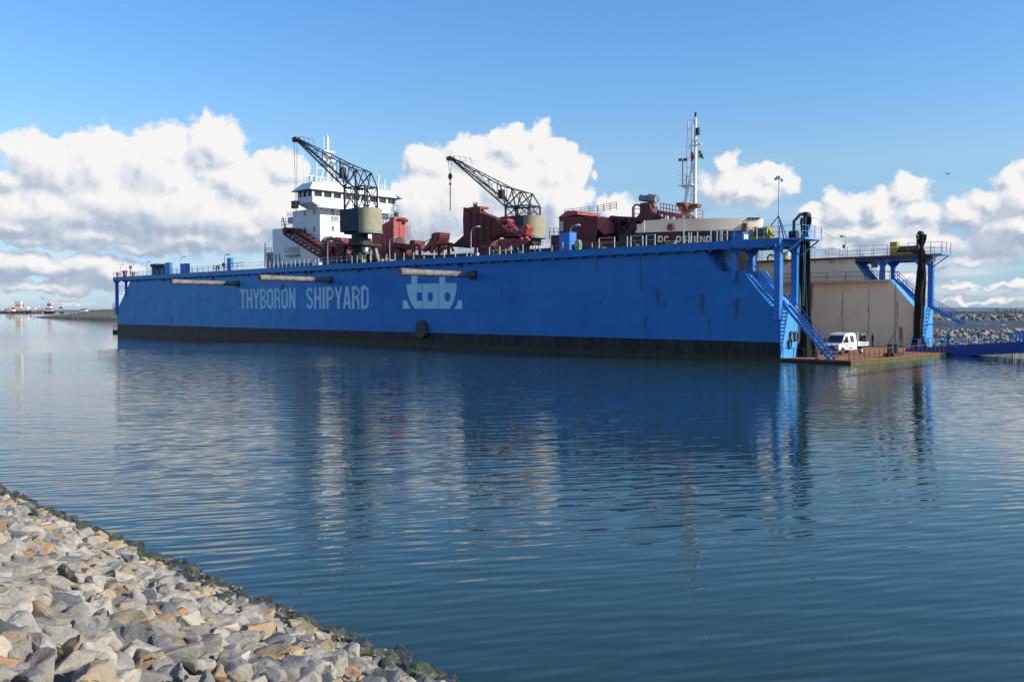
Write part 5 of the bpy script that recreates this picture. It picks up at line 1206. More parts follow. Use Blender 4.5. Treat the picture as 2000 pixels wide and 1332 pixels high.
# ------------------------------------------------------------ gangway ramp on the right
gw = thing('gangway', 'blue access ramp with railings rising to the right from the dock', 'gangway', (18, 24.5, 0))
gy0, gy1 = 23.7, 26.9
def gz(x): return .92+(x-6.)*.092
mb = MB(); xs0, xs1 = 2.6, 34.
mb.slab_y([(xs0, gz(xs0)-.75), (xs0+3.4, gz(xs0+3.4)-1.18), (xs1, gz(xs1)-1.25), (xs1, gz(xs1)), (xs0, gz(xs0))], gy0, gy0+.25); mb.build('side_girder', M['bluedark'], gw)
mb = MB(); mb.slab_y([(xs0, gz(xs0)-.75), (xs0+3.4, gz(xs0+3.4)-1.18), (xs1, gz(xs1)-1.25), (xs1, gz(xs1)), (xs0, gz(xs0))], gy1-.25, gy1); mb.build('side_girder', M['bluedark'], gw)
mb = MB(); mb.slab_y([(xs0, gz(xs0)-.35), (xs1, gz(xs1)-.35), (xs1, gz(xs1)-.25), (xs0, gz(xs0)-.25)], gy0+.25, gy1-.25); mb.build('ramp_deck', M['dark'], gw)
for y, m in ((gy0+.1, 'bluerail'), (gy1-.1, 'bluerail')):
    mb = MB(); rails(mb, [(xs0+.4, y, gz(xs0+.4)), (xs1, y, gz(xs1))], .98, .95, 2, .085, .05); mb.build('railing', M[m], gw)
# post with pale lamp housing where the gangway meets the shore, just at the picture edge
q = aty(1985, 655, gy0+.5); mb = MB()
mb.bar((q.x, gy0+.5, gz(q.x)), (q.x, gy0+.5, q.z+.3), .16); mb.bar((q.x+.7, gy0+.5, gz(q.x)), (q.x+.7, gy0+.5, q.z+.3), .16); mb.bar((q.x-.1, gy0+.5, q.z+.3), (q.x+1.4, gy0+.5, q.z+.35), .14)
for k in range(4): mb.bar((q.x, gy0+.5, gz(q.x)+.3*k), (q.x+.7, gy0+.5, gz(q.x)+.3*k+.3), .09)
mb.build('gate_frame', M['bluerail'], gw)
a = aty(1963, 651, gy1+1.5); b = aty(1998, 650, gy1+1.5); mb = MB(); mb.box(a.x, b.x+.8, gy1+.8, gy1+2.2, a.z-.12, a.z+.14); mb.bar((a.x+.8, gy1+1.5, 0.), (a.x+.8, gy1+1.5, a.z), .14); tag(mb.build('canopy_board', M['palegreen']), 'pale flat board held up behind the gangway rail at the right', 'board')
mb = MB(); mb.box(33.2, 60, 21, 33, -2, gz(34)-.1); mb.build('quay', M['concrete']); structure(bpy.data.objects['quay'])
# lines by the worker
mb = MB()
for d_ in (0, .28): p = aty(1861, 615, gy0+.9); q = aty(1849, 650, gy0+.9); mb.bar((p.x+d_, gy0+.9, p.z), (q.x+d_*1.3, gy0+.9, q.z), .045)
tag(mb.build('rope', M['rope']), 'pair of slanting lines above the worker on the gangway', 'rope')

# ------------------------------------------------------------ people
def person(label, x, y, z, rz, top, legs, hat, h=1.78, pose='stand', hat_kind='helmet'):
    t = thing('person', label, 'person', (x, y, z), rz)
    s = h/1.78
    P = {'pelvis': (0, 0, .95), 'waist': (.01, 0, 1.12), 'chest': (.0, 0, 1.34), 'neckb': (0, 0, 1.48), 'neck': (.01, 0, 1.54), 'head0': (.02, 0, 1.63), 'head1': (.02, 0, 1.72)}
    lean = .10 if pose == 'lean' else 0
    st = .16 if pose == 'walk' else .0
    V = []; E_ = []; RR = []
    def v(p, r): V.append((p[0]*s+lean*max(0, p[2]-.95)*s*2, p[1]*s, p[2]*s)); RR.append(r*s); return len(V)-1
    def e(a, b): E_.append((a, b))
    pel = v(P['pelvis'], .155); wa = v(P['waist'], .145); ch = v(P['chest'], .17); nb = v(P['neckb'], .09); nk = v(P['neck'], .055)
    e(pel, wa); e(wa, ch); e(ch, nb); e(nb, nk)
    for sg in (-1, 1):
        hp = v((0, sg*.10, .88), .105); kn = v((.03+st*sg*.6, sg*.11, .49), .068); an = v((-.02+st*sg, sg*.115, .10), .048); to = v((.16+st*sg, sg*.125, .05), .045)
        e(pel, hp); e(hp, kn); e(kn, an); e(an, to)
        sh = v((0, sg*.20, 1.43), .072); el = v((-.01, sg*.27, 1.15), .050)
        wr = v((.20 if pose != 'stand' else .07, sg*(.20 if pose != 'stand' else .28), .98 if pose == 'stand' else 1.08), .034)
        e(ch, sh); e(sh, el); e(el, wr)
        hd = v((.25 if pose != 'stand' else .09, sg*(.19 if pose != 'stand' else .285), .91 if pose == 'stand' else 1.05), .034); e(wr, hd)
    me = bpy.data.meshes.new('body'); me.from_pydata(V, E_, []); o = bpy.data.objects.new('body', me); COL.objects.link(o); o.parent = t
    sk = o.modifiers.new('skin', 'SKIN'); me.skin_vertices.new() if not me.skin_vertices else None
    for i, r in enumerate(RR): me.skin_vertices[0].data[i].radius = (r, r*(1.25 if i in (wa, ch) else 1))
    me.skin_vertices[0].data[0].use_root = True
    sb = o.modifiers.new('sub', 'SUBSURF'); sb.levels = sb.render_levels = 1
    me.materials.append(legs); me.materials.append(top)
    # head with face, ears; hands with fingers
    lx = lambda z_: lean*max(0, z_-.95)*2
    mb = MB(); hx = (.02+lx(1.65))*s
    mb.ball((hx, 0, 1.645*s), .105*s, 14, (.93, .76, 1.13)); mb.ball((hx+.10*s, 0, 1.635*s), .02*s, 6, (1, .7, 1.2)); mb.box(hx+.085*s, hx+.100*s, -.025*s, .025*s, 1.583*s, 1.592*s)
    for sg in (-1, 1): mb.ball((hx, sg*.082*s, 1.64*s), .022*s, 6, (.8, .4, 1.2)); mb.ball((hx+.088*s, sg*.032*s, 1.66*s), .012*s, 6)
    mb.tube([(hx-.01, 0, 1.50*s), (hx, 0, 1.60*s)], .05*s, 8)
    mb.build('head', M['skin'], t, local=True, smooth=True)
    mb = MB()
    for sg in (-1, 1):
        cx = ((.27 if pose != 'stand' else .095)+lx(1.0))*s; cy = sg*(.19 if pose != 'stand' else .287)*s; cz = (.86 if pose == 'stand' else 1.03)*s
        mb.ball((cx, cy, cz+.02*s), .042*s, 8, (.9, .5, 1.1))
        for k in range(4): mb.tube([(cx+(.024-.016*k)*s, cy, cz-.01*s), (cx+(.030-.016*k)*s, cy-sg*.006*s, cz-(.05+.008*(k in (1, 2)))*s), (cx+(.036-.016*k)*s, cy-sg*.018*s, cz-(.085+.01*(k in (1, 2)))*s)], .0085*s, 5)
        mb.tube([(cx+.03*s, cy, cz+.03*s), (cx+.055*s, cy-sg*.01*s, cz), (cx+.06*s, cy-sg*.015*s, cz-.03*s)], .010*s, 5)
    mb.build('hands', M['skin'], t, local=True)
    mb = MB(); mb.tube([(hx, 0, 1.69*s), (hx, 0, 1.74*s), (hx, 0, 1.785*s), (hx, 0, 1.805*s)], [.118*s, .112*s, .078*s, .02*s], 14); mb.tube([(hx+.04*s, 0, 1.685*s), (hx+.04*s, 0, 1.695*s)], .135*s, 14); mb.build('helmet', hat, t, local=True, smooth=True)
    mb = MB(); mb.box((-.10+lx(1.2))*s, (.11+lx(1.2))*s, -.185*s, .185*s, 1.16*s, 1.21*s); mb.build('jacket_stripe', M['grey'], t, local=True)
    return t
q = atz(1669, 682, DK); person('person in dark clothes and white helmet just behind the truck cab', -3.3, 25.8, DK, R(200), M['overall'], M['overall'], M['white'], 1.76)
person('person in dark jacket with lime helmet standing over the truck bed', -4.4, 29.0, DK, R(250), M['overall'], M['overall'], M['lime'], 1.82, 'lean')
person('bare-shouldered dark figure close behind the lime helmeted person', -5.3, 30.2, DK, R(170), M['overall'], M['overall'], M['grey'], 1.72) .__setitem__('label', 'person in dark jacket half hidden behind the one leaning over the truck bed')
person('person in dark clothes and lime helmet standing alone right of the truck', -4.8, 32.3, DK, R(190), M['overall'], M['overall'], M['lime'], 1.74)
q = aty(1851, 680, gy0+1.3); person('worker in dark green overalls and yellow helmet on the blue gangway', q.x, gy0+1.3, gz(q.x)-.25, R(30), M['overgreen'], M['overgreen'], M['yellow'], 1.80, 'lean')

# ------------------------------------------------------------ white double cab flatbed truck
TR = Vector((.1, 10.2, DK)); HD = Vector((-.07, -.997, 0)).normalized()
trz = math.atan2(HD.y, HD.x)
tc0 = TR-HD*3.0          # root in the middle of the truck, x forward
truck = thing('flatbed_truck', 'white double cab flatbed truck parked on the rusty dock deck', 'truck', (tc0.x, tc0.y, DK), trz)
def LB(mb, nm, m, p=truck, **k): return mb.build(nm, m, p, local=True, **k)
# cab as a lofted side profile, narrower toward the roof
prof = [(3.0, .42), (3.02, .80), (2.9, 1.02), (2.25, 1.20), (1.55, 1.98), (1.30, 2.16), (.3, 2.24), (-.55, 2.22), (-.72, 2.1), (-.78, 1.2), (-.78, .42)]
def wid(z): return 1.0 if z < 1.15 else 1.0-(z-1.15)*.16
mb = MB(); n = len(prof)
mb.add([(x, -wid(z), z) for x, z in prof]+[(x, wid(z), z) for x, z in prof], [tuple(range(n)), tuple(range(n, 2*n))[::-1]]+[(i, n+i, n+(i+1) % n, (i+1) % n) for i in range(n)])
cab = LB(mb, 'cab', M['white'], bevel=.05)
mb = MB(); e_ = .012
def on_screen(t, y): x = 2.22+(1.58-2.22)*t; z = 1.235+(1.955-1.235)*t; nx, nz = .745, .667; return (x+nx*e_*1.5, y*(wid(z)-.10)/1.0, z+nz*e_*1.5)
vs = [on_screen(0, -1), on_screen(0, 1), on_screen(1, 1), on_screen(1, -1)]; vs2 = [(a+.012, b, c+.01) for a, b, c in vs]
mb.add(vs+vs2, [(0, 1, 2, 3), (7, 6, 5, 4), (0, 4, 5, 1), (1, 5, 6, 2), (2, 6, 7, 3), (3, 7, 4, 0)]); LB(mb, 'windscreen', M['glass'], cab)
for s in (-1, 1):
    def sp(x, z, o=0.): return (x, s*(wid(z)+.004+o), z)
    for nm, pts in (('front_window', [(2.0, 1.24), (1.5, 1.86), (1.0, 1.90), (.92, 1.24)]), ('rear_window', [(.55, 1.26), (.55, 1.92), (-.15, 1.92), (-.22, 1.26)])):
        mb = MB(); k = len(pts); mb.add([sp(*p) for p in pts]+[sp(*p, .012) for p in pts], [tuple(range(k)), tuple(range(k, 2*k))[::-1]]+[(i, (i+1) % k, k+(i+1) % k, k+i) for i in range(k)]); LB(mb, nm, M['glass'], cab)
    mb = MB()
    for x0 in (2.12, .75, -.38): mb.add([sp(x0, .5), sp(x0+.025, .5), sp(x0+.025, 1.2), sp(x0, 1.2), sp(x0, .5, .01), sp(x0+.025, .5, .01), sp(x0+.025, 1.2, .01), sp(x0, 1.2, .01)], [(0, 1, 2, 3), (7, 6, 5, 4), (0, 4, 5, 1), (1, 5, 6, 2), (2, 6, 7, 3), (3, 7, 4, 0)])
    mb.box(.2, .95, min(s*1.0, s*1.02), max(s*1.0, s*1.02), .62, .72); mb.box(.82, .98, min(s*1.0, s*1.04), max(s*1.0, s*1.04), 1.05, 1.10); LB(mb, 'door_gap', M['dark'], cab)
    mb = MB(); mb.bar((1.75, s*1.0, 1.3), (1.8, s*1.2, 1.38), .05); mb.box(1.72, 1.86, min(s*1.13, s*1.32), max(s*1.13, s*1.32), 1.22, 1.62); LB(mb, 'mirror', M['black'], cab, bevel=.03)
    mb = MB(); mb.slab_x([(s*.62, .78), (s*.95, .80), (s*.98, 1.08), (s*.66, .98)], 2.93, 3.0); LB(mb, 'headlight', M['glassblue'], cab)
mb = MB(); mb.box(2.98, 3.10, -.96, .96, .36, .62); mb.box(2.98, 3.05, -.58, .58, .66, .92); LB(mb, 'bumper', M['dark'], cab, bevel=.04)
mb = MB(); mb.box(3.10, 3.115, -.26, .26, .43, .54); LB(mb, 'number_plate', M['cream'], cab)
mb = MB(); mb.box(1.2, 1.5, 1.001, 1.012, .85, 1.05); mb.box(.3, .66, 1.001, 1.012, .92, .98); LB(mb, 'door_emblem', M['grey'], cab)
for x in (2.15, -1.9):
    for s in (-1, 1):
        mb = MB(); mb.tube([(x, s*.98, .36), (x, s*.74, .36)], .36, 22); w = LB(mb, 'wheel', M['rubber'], truck, smooth=True)
        mb = MB(); mb.tube([(x, s*.995, .36), (x, s*.9, .36)], .21, 16); mb.tube([(x, s*1.005, .36), (x, s*.9, .36)], .07, 8); LB(mb, 'rim', M['galv'], w)
        if x > 0: mb = MB(); mb.tube([(x, s*1.002, .36), (x, s*.9, .36)], .43, 22); LB(mb, 'wheel_arch', M['black'], cab)
mb = MB(); mb.box(-3.0, 2.4, -.42, -.30, .5, .68); mb.box(-3.0, 2.4, .30, .42, .5, .68); LB(mb, 'chassis', M['dark'])
mb = MB(); mb.box(-3.1, -.86, -1.04, 1.04, .80, .90); LB(mb, 'bed_floor', M['grey'])
for s in (-1, 1):
    mb = MB(); mb.box(-3.1, -.86, min(s*1.04, s*1.07), max(s*1.04, s*1.07), .84, 1.22)
    for k in range(5): mb.box(-2.95+k*.45, -2.88+k*.45, min(s*1.07, s*1.09), max(s*1.07, s*1.09), .84, 1.22)
    LB(mb, 'dropside', M['white']); mb = MB(); mb.box(-2.85, -1.15, min(s*1.07, s*1.078), max(s*1.07, s*1.078), .98, 1.10); LB(mb, 'side_recess', M['brown'])
mb = MB(); mb.box(-3.13, -3.10, -1.04, 1.04, .84, 1.22); LB(mb, 'tailgate', M['white'])
mb = MB()
for s in (-1, 1): mb.bar((-.86, s*1.0, .9), (-.86, s*1.0, 2.38), .09)
mb.bar((-.86, -1, 2.1), (-.86, 1, 2.1), .07); mb.bar((-.86, -1, 1.6), (-.86, 1, 1.6), .07); mb.bar((-.86, -1, 1.3), (-.86, 1, 1.3), .07); LB(mb, 'headboard', M['galv'])
mb = MB()
for x in (1.1, .1): mb.bar((x, -.8, 2.28), (x, .8, 2.28), .05); [mb.bar((x, s*.8, 2.15), (x, s*.8, 2.30), .05) for s in (-1, 1)]
LB(mb, 'roof_bars', M['galv'], cab)
# load in the bed: things of their own, world space
def loadbox(lx0, lx1, ly0, ly1, z0, z1, name, label, m):
    T = Matrix.Translation(tc0.xy.to_3d()) @ Matrix.Rotation(trz, 4, 'Z'); mb = MB(); mb.box(lx0, lx1, ly0, ly1, z0, z1, T); tag(mb.build(name, m, None, bevel=.02), label, name.replace('_', ' '))
loadbox(-2.6, -1.2, -.5, .7, DK+.90, DK+1.25, 'packing_board', 'pale boards lying in the bed of the white truck', M['cream'])
# small scattered gear on the deck near the truck
mb = MB(); mb.box(-1.9, -.2, 7.0, 8.8, DK, DK+1.1); mb.box(-1.7, -.4, 7.3, 8.4, DK+1.1, DK+1.5); tag(mb.build('dark_machine', M['dark'], None, bevel=.05), 'dark machine on the deck half hidden left of the truck', 'machine')
mb = MB(); q = atz(1594, 690, DK); mb.box(q.x-1, q.x+.6, q.y-.5, q.y+.6, DK, DK+1.2); tag(mb.build('steel_crate', M['rust'], None, bevel=.03), 'rusty orange steel crate left of the truck behind the stair', 'crate')

# ------------------------------------------------------------ stones
def stone_mesh(name, seed, mats, detail=2, flat=.62, amp=.050):
    rnd = random.Random(seed); bm = bmesh.new()
    ax = (rnd.uniform(.85, 1.35), rnd.uniform(.7, 1.0), rnd.uniform(.5, .75)*flat/.62)
    for i in range(rnd.randint(10, 14)):
        v = Vector((rnd.gauss(0, 1), rnd.gauss(0, 1), rnd.gauss(0, 1))).normalized()
        # push toward a box so that faces come out flat and angular
        m_ = max(abs(v.x), abs(v.y), abs(v.z)); v = v.lerp(v/m_, .35)*rnd.uniform(.78, 1.05)
        bm.verts.new((v.x*ax[0]*.5, v.y*ax[1]*.5, v.z*ax[2]*.5))
    r = bmesh.ops.convex_hull(bm, input=bm.verts)
    bmesh.ops.delete(bm, geom=list({g for g in r['geom_interior']+r['geom_unused'] if isinstance(g, bmesh.types.BMVert)}), context='VERTS')
    bmesh.ops.dissolve_limit(bm, angle_limit=R(14), verts=bm.verts, edges=bm.edges)
    bmesh.ops.bevel(bm, geom=list(bm.edges)+list(bm.verts), offset=.030, segments=1, affect='EDGES', profile=.6)
    bmesh.ops.triangulate(bm, faces=bm.faces)
    if detail:
        for _ in range(detail): bmesh.ops.subdivide_edges(bm, edges=[e for e in bm.edges if e.calc_length() > (.16 if _ == 0 else .10)], cuts=1, use_grid_fill=True)
        bmesh.ops.triangulate(bm, faces=bm.faces)
        for v in bm.verts:
            n = v.normal; p = v.co*4+Vector((seed*3.1, 0, 0)); v.co += n*(mnoise.noise(p)*amp+mnoise.noise(p*3.1)*amp*.45)
    bm.normal_update(); me = bpy.data.meshes.new(name); bm.to_mesh(me); bm.free()
    for p in me.polygons: p.use_smooth = True
    me.set_sharp_from_angle(angle=R(24))
    for m in mats: me.materials.append(m)
    return me
def granite(name, c1, c2, c3, speck=.5, wet=False):
    m = bpy.data.materials.new(name); m.use_nodes = True; nt = m.node_tree; b = nt.nodes['Principled BSDF']
    tc = nt.nodes.new('ShaderNodeTexCoord'); oi = nt.nodes.new('ShaderNodeObjectInfo')
    P = vm(nt, 'ADD', tc.outputs['Object'], vm(nt, 'SCALE', oi.outputs['Location']))
    rnd = S(nt, oi.outputs['Random'])
    big = noi(nt, P, 1.7, 4., .6); c = mix(nt, big.sm(.38, .62), c1, c2)
    c = mix(nt, noi(nt, vm(nt, 'MULTIPLY', P, (1, 2.5, 5)), 2.4, 4., .65).sm(.50, .66)*.6, c, c3)
    sp = noi(nt, P, 38., 2., .7); c = mix(nt, sp.sm(.56, .66)*speck, c, (.045, .045, .05)); c = mix(nt, noi(nt, P, 19., 4., .75).sm(.55, .75)*speck, c, (.62, .56, .46))
    c = mix(nt, noi(nt, P, 6., 6., .75).sm(.48, .70)*.55, c, (.14, .13, .12))
    hsv = nt.nodes.new('ShaderNodeHueSaturation'); nt.links.new(c, hsv.inputs['Color']); nt.links.new((rnd*.5+.75).k, hsv.inputs['Value']); nt.links.new(hsv.outputs[0], b.inputs['Base Color'])
    b.inputs['Roughness'].default_value = .35 if wet else .85; b.inputs['Specular IOR Level'].default_value = .5 if wet else .25
    bp = nt.nodes.new('ShaderNodeBump'); bp.inputs['Strength'].default_value = .8; bp.inputs['Distance'].default_value = .012
    nt.links.new((noi(nt, P, 14., 6., .7)+noi(nt, P, 5., 3.)*1.5).k, bp.inputs['Height']); nt.links.new(bp.outputs[0], b.inputs['Normal'])
    return m
G = {
 'grey': granite('grey_granite', (.34, .30, .245), (.25, .225, .19), (.42, .37, .29), .38),
 'pale': granite('pale_granite', (.44, .375, .28), (.34, .29, .22), (.48, .41, .30), .3),
 'tan': granite('tan_stone', (.42, .29, .15), (.35, .26, .16), (.28, .245, .20), .35),
 'orange': granite('orange_stained_stone', (.44, .20, .07), (.34, .22, .12), (.31, .27, .22), .3),
 'dark grey': granite('dark_grey_granite', (.16, .155, .15), (.11, .108, .108), (.25, .235, .21), .5),
 'wet dark': granite('wet_dark_stone', (.035, .035, .022), (.065, .052, .025), (.022, .024, .02), .1, True),
 'green weedy': granite('weedy_stone', (.085, .095, .025), (.05, .05, .022), (.12, .11, .04), .1, True)}
KEYS = list(G)
VAR = {k: [stone_mesh('stone', 100+i*7+KEYS.index(k), [G[k]]) for i in range(5)] for k in KEYS}
SHY = -72.72; SLOPE = .47           # waterline of the near bank and its gradient
def bank_z(y): return (SHY-y)*SLOPE
mb = MB(); N_ = 60
vs = []; 
for i in range(0, 81):
    for j, (yy, zz) in enumerate(((-69.5, -1.6), (SHY, -.18), (-79.2, bank_z(-79.2)-.20), (-80.2, 3.28), (-400, 3.3))): vs.append((60-i*3., yy, zz))
mb.add(vs, [(i*5+j, i*5+j+1, (i+1)*5+j+1, (i+1)*5+j) for i in range(80) for j in range(4)])
structure(mb.build('ground', mat('stony_ground', (.16, .15, .13), .95, var=.3, scale=1.5, bump=.6, bscale=8.)), 'stone bank ground under the boulders')
rnd = random.Random(77); cand = []
ux = 0
def scatter(x0, x1, step, size0, size1):
    y = SHY+.80
    while y > -80.0:
        x = x0+rnd.uniform(0, step)
        while x < x1:
            px_ = x+rnd.uniform(-.35, .35)*step; py_ = y+rnd.uniform(-.35, .35)*step
            sz = rnd.uniform(size0, size1)*(1.15 if rnd.random() < .12 else 1)
            cand.append((px_, py_, sz)); x += step*rnd.uniform(.85, 1.2)
        y -= step*.80
scatter(8, 44, .265, .30, .50)
vis = []
for (x, y, sz) in cand:
    z = bank_z(y)+rnd.uniform(-.02, .07)
    px, py, D = proj((x, y, z))
    if D < 1.5 or px < -350 or py > 1900 or px > 1300: 
        continue
    if D < 7: sz *= .82
    wetz = z + (rnd.random()-.5)*.30+mnoise.noise(Vector((x*.9, y*.9, 0)))*.18
    if wetz < .40: k = 'wet dark' if rnd.random() < .8 else 'green weedy'
    elif wetz < .58: k = rnd.choice(['green weedy', 'tan', 'dark grey'])
    else: k = rnd.choices(['grey', 'pale', 'tan', 'orange', 'dark grey'], [44, 32, 13, 4, 7])[0]
    vis.append((sz*sz/(D*D), x, y, z, sz, k, px, py, rnd.randrange(5), (rnd.uniform(-.30, .30)+.15, rnd.uniform(-.30, .30), rnd.uniform(0, 6.28)), -30 < px < 2000 and py < 1360))
vis.sort(key=lambda t: -t[0])
inview = [v for v in vis if v[10]]; rest_ids = set(id(v) for v in inview[300:])
def size_word(s): return 'large' if s > .46 else 'small' if s < .37 else 'medium'
stuff = {k: [] for k in KEYS}
seen_lb = {}
for v in vis:
    _, x, y, z, sz, k, px, py, vi, rot, ok = v
    if ok and id(v) not in rest_ids:
        o = bpy.data.objects.new('boulder', VAR[k][vi]); COL.objects.link(o); o.location = (x, y, z); o.rotation_euler = rot; o.scale = (sz, sz, sz*rot[0]*.5+sz)
        ax_, ay_ = min(99, max(1, round(px/20))), min(99, max(1, round(py/13.32)))
        lb = '%s %s boulder in near bank, %d%% across and %d%% down the photo' % (size_word(sz), k, ax_, ay_)
        if lb in seen_lb: lb = lb.replace('boulder in', 'duller boulder in')
        seen_lb[lb] = 1
        tag(o, lb, 'boulder', 'boulders of the near stone bank')
    else: stuff[k].append(v)
me = bpy.data.meshes.new('bank_stones'); bm = bmesh.new(); mi = 0; ml = []
for k in KEYS:
    if not stuff[k]: continue
    for v in stuff[k]:
        _, x, y, z, sz, k_, px, py, vi, rot, ok = v
        from mathutils import Euler
        T = Matrix.LocRotScale(Vector((x, y, z)), Euler(rot), Vector((sz, sz, sz)))
        n0 = len(bm.verts); f0 = len(bm.faces); bm.from_mesh(VAR[k][vi]); bm.verts.ensure_lookup_table(); bm.faces.ensure_lookup_table()
        for q in bm.verts[n0:]: q.co = T @ q.co
        for q in bm.faces[f0:]: q.material_index = mi
    ml.append(G[k]); mi += 1
bm.to_mesh(me); bm.free(); me.set_sharp_from_angle(angle=R(24))
for m in ml: me.materials.append(m)
o = bpy.data.objects.new('bank_stones', me); COL.objects.link(o); tag(o, 'smaller farther stones filling the near stone bank', 'stones', None, 'stuff')
# weed fringe along the waterline
mb = MB(); rnd = random.Random(4)
for i in range(5000):
    x = 10+rnd.random()*26; y = SHY+rnd.uniform(-.62, .10); z = max(.0, bank_z(y))+rnd.uniform(0, .10); s = rnd.uniform(.02, .055); a = rnd.uniform(0, 6.28)
    mb.add([(x, y, z), (x+s*math.cos(a), y+s*math.sin(a), z+s*.4), (x+s*.5*math.cos(a+1), y+s*.5*math.sin(a+1), z+s*.9)], [(0, 1, 2)])
tag(mb.build('seaweed', mat('brown_green_weed', (.05, .05, .018), .6, var=.3, scale=3.)), 'dark seaweed fringe along the waterline of the bank', 'seaweed', None, 'stuff')

# ------------------------------------------------------------ breakwater across the basin on the right
rx = RT.copy(); ry = Vector((-math.sin(YAW), math.cos(YAW), 0)); B0 = Vector((CAM.x, CAM.y, 0))
def bw(a, d, z): return B0+rx*a+ry*d+Vector((0, 0, z))        # along the wall, distance, height
mb = MB(); A0, A1 = 44, 190; segs = 44
vs = []
for i in range(segs+1):
    a = A0+(A1-A0)*i/segs
    for d, z in ((119, -1.5), (124, .0), (134, 1.75), (136.5, 1.9), (136.9, 3.2), (137.6, 3.2), (148, 3.6), (175, 2.6), (210, -1.)): vs.append(bw(a, d, z))
mb.add(vs, [(i*9+j, i*9+j+1, (i+1)*9+j+1, (i+1)*9+j) for i in range(segs) for j in range(8)])
structure(mb.build('breakwater_ground', M['concrete'] if 0 else mat('breakwater_earth', (.11, .105, .09), .95, var=.3, scale=.8)), 'earth and stone core of the breakwater')
wall = thing('breakwater_wall', 'long grey concrete wall between two slopes of boulders at the right', 'wall', bw(90, 136.6, 1.7))
a = A0; k = 0
while a < A1:
    mb = MB(); L_ = 9.6; T = Matrix(((rx.x, ry.x, 0, B0.x), (rx.y, ry.y, 0, B0.y), (0, 0, 1, 0), (0, 0, 0, 1)))
    mb.box(a, a+L_-.05, 136.2, 136.95, 1.5, 3.28, T); mb.build('wall_block', mat('wall_concrete', (.135, .155, .18), .9, var=.12, scale=.5, bump=.3), wall); a += L_
rnd = random.Random(9); vis2 = []
VB = [stone_mesh('rock', 300+i, [G['grey']], 1) for i in range(4)]+[stone_mesh('rock', 310+i, [G['pale']], 1) for i in range(3)]+[stone_mesh('rock', 320+i, [G['tan']], 1) for i in range(2)]+[stone_mesh('rock', 330+i, [G['dark grey']], 1) for i in range(3)]
VBN = ['grey']*4+['pale']*3+['tan']*2+['dark grey']*3
BSEEN = {}
for row in range(5):
    a = 44.
    while a < 96:
        d = 138.3+row*2.0+rnd.uniform(-.6, .6); z = 3.12+row*.16+rnd.uniform(-.1, .15)-(.2 if row == 0 else 0); sz = rnd.uniform(1.0, 1.9); p = bw(a, d, z)
        px, py, D = proj(p); vi = rnd.randrange(len(VB))
        if 1700 < px < 2040:
            o = bpy.data.objects.new('breakwater_rock', VB[vi]); COL.objects.link(o); o.location = p; o.rotation_euler = (rnd.uniform(-.4, .4), rnd.uniform(-.4, .4), rnd.uniform(0, 6.28)); o.scale = (sz, sz, sz*1.05)
            lb = '%s %s rock above the breakwater wall, %.1f%% across, row %s' % ('large' if sz > 1.45 else 'small', VBN[vi], px/20, ('one', 'two', 'three', 'four', 'five')[row])
            tag(o, lb, 'rock', 'rocks above the breakwater wall')
        a += sz*.78
bm = bmesh.new()
for row in range(13):
    a = 44.
    while a < 96:
        d = 122.5+row*1.02+rnd.uniform(-.3, .3); z = (d-124)*.175+rnd.uniform(0, .12); sz = rnd.uniform(.6, 1.35); T = Matrix.LocRotScale(bw(a, d, z), Euler((rnd.uniform(-.4, .4), rnd.uniform(-.4, .4), rnd.uniform(0, 6.28))), Vector((sz, sz, sz)))
        vi = rnd.randrange(len(VB)); n0 = len(bm.verts); f0 = len(bm.faces); bm.from_mesh(VB[vi]); bm.verts.ensure_lookup_table(); bm.faces.ensure_lookup_table()
        for q in bm.verts[n0:]: q.co = T @ q.co
        mi = {'grey': 0, 'pale': 1, 'tan': 2, 'dark grey': 3}[VBN[vi]] if row > 1 else 4
        for q in bm.faces[f0:]: q.material_index = mi
        a += sz*.8
me = bpy.data.meshes.new('breakwater_stones'); bm.to_mesh(me); bm.free(); me.set_sharp_from_angle(angle=R(24))
for k in ('grey', 'pale', 'tan', 'dark grey', 'wet dark'): me.materials.append(G[k])
o = bpy.data.objects.new('breakwater_stones', me); COL.objects.link(o); tag(o, 'small stones on the slope below the breakwater wall', 'stones', None, 'stuff')
mb = MB()
for i in range(2600):
    a = rnd.uniform(44, 96); d = rnd.uniform(138.5, 147); z = 3.5+(d-138)*.12; s = rnd.uniform(.15, .45); t = rnd.uniform(0, 6.28)
    if mnoise.noise(Vector((a*.12, d*.3, 0))) < .12: continue
    p = bw(a, d, z+.35); mb.add([p, p+Vector((math.cos(t)*s*.3, math.sin(t)*s*.3, 0)), p+Vector((math.cos(t+1)*s*.4, math.sin(t+1)*s*.4, s*1.1))], [(0, 1, 2)])
tag(mb.build('grass', mat('dry_green_grass', (.10, .12, .035), .8, var=.3, scale=.5)), 'dry green grass between the rocks above the breakwater wall', 'grass', None, 'stuff')

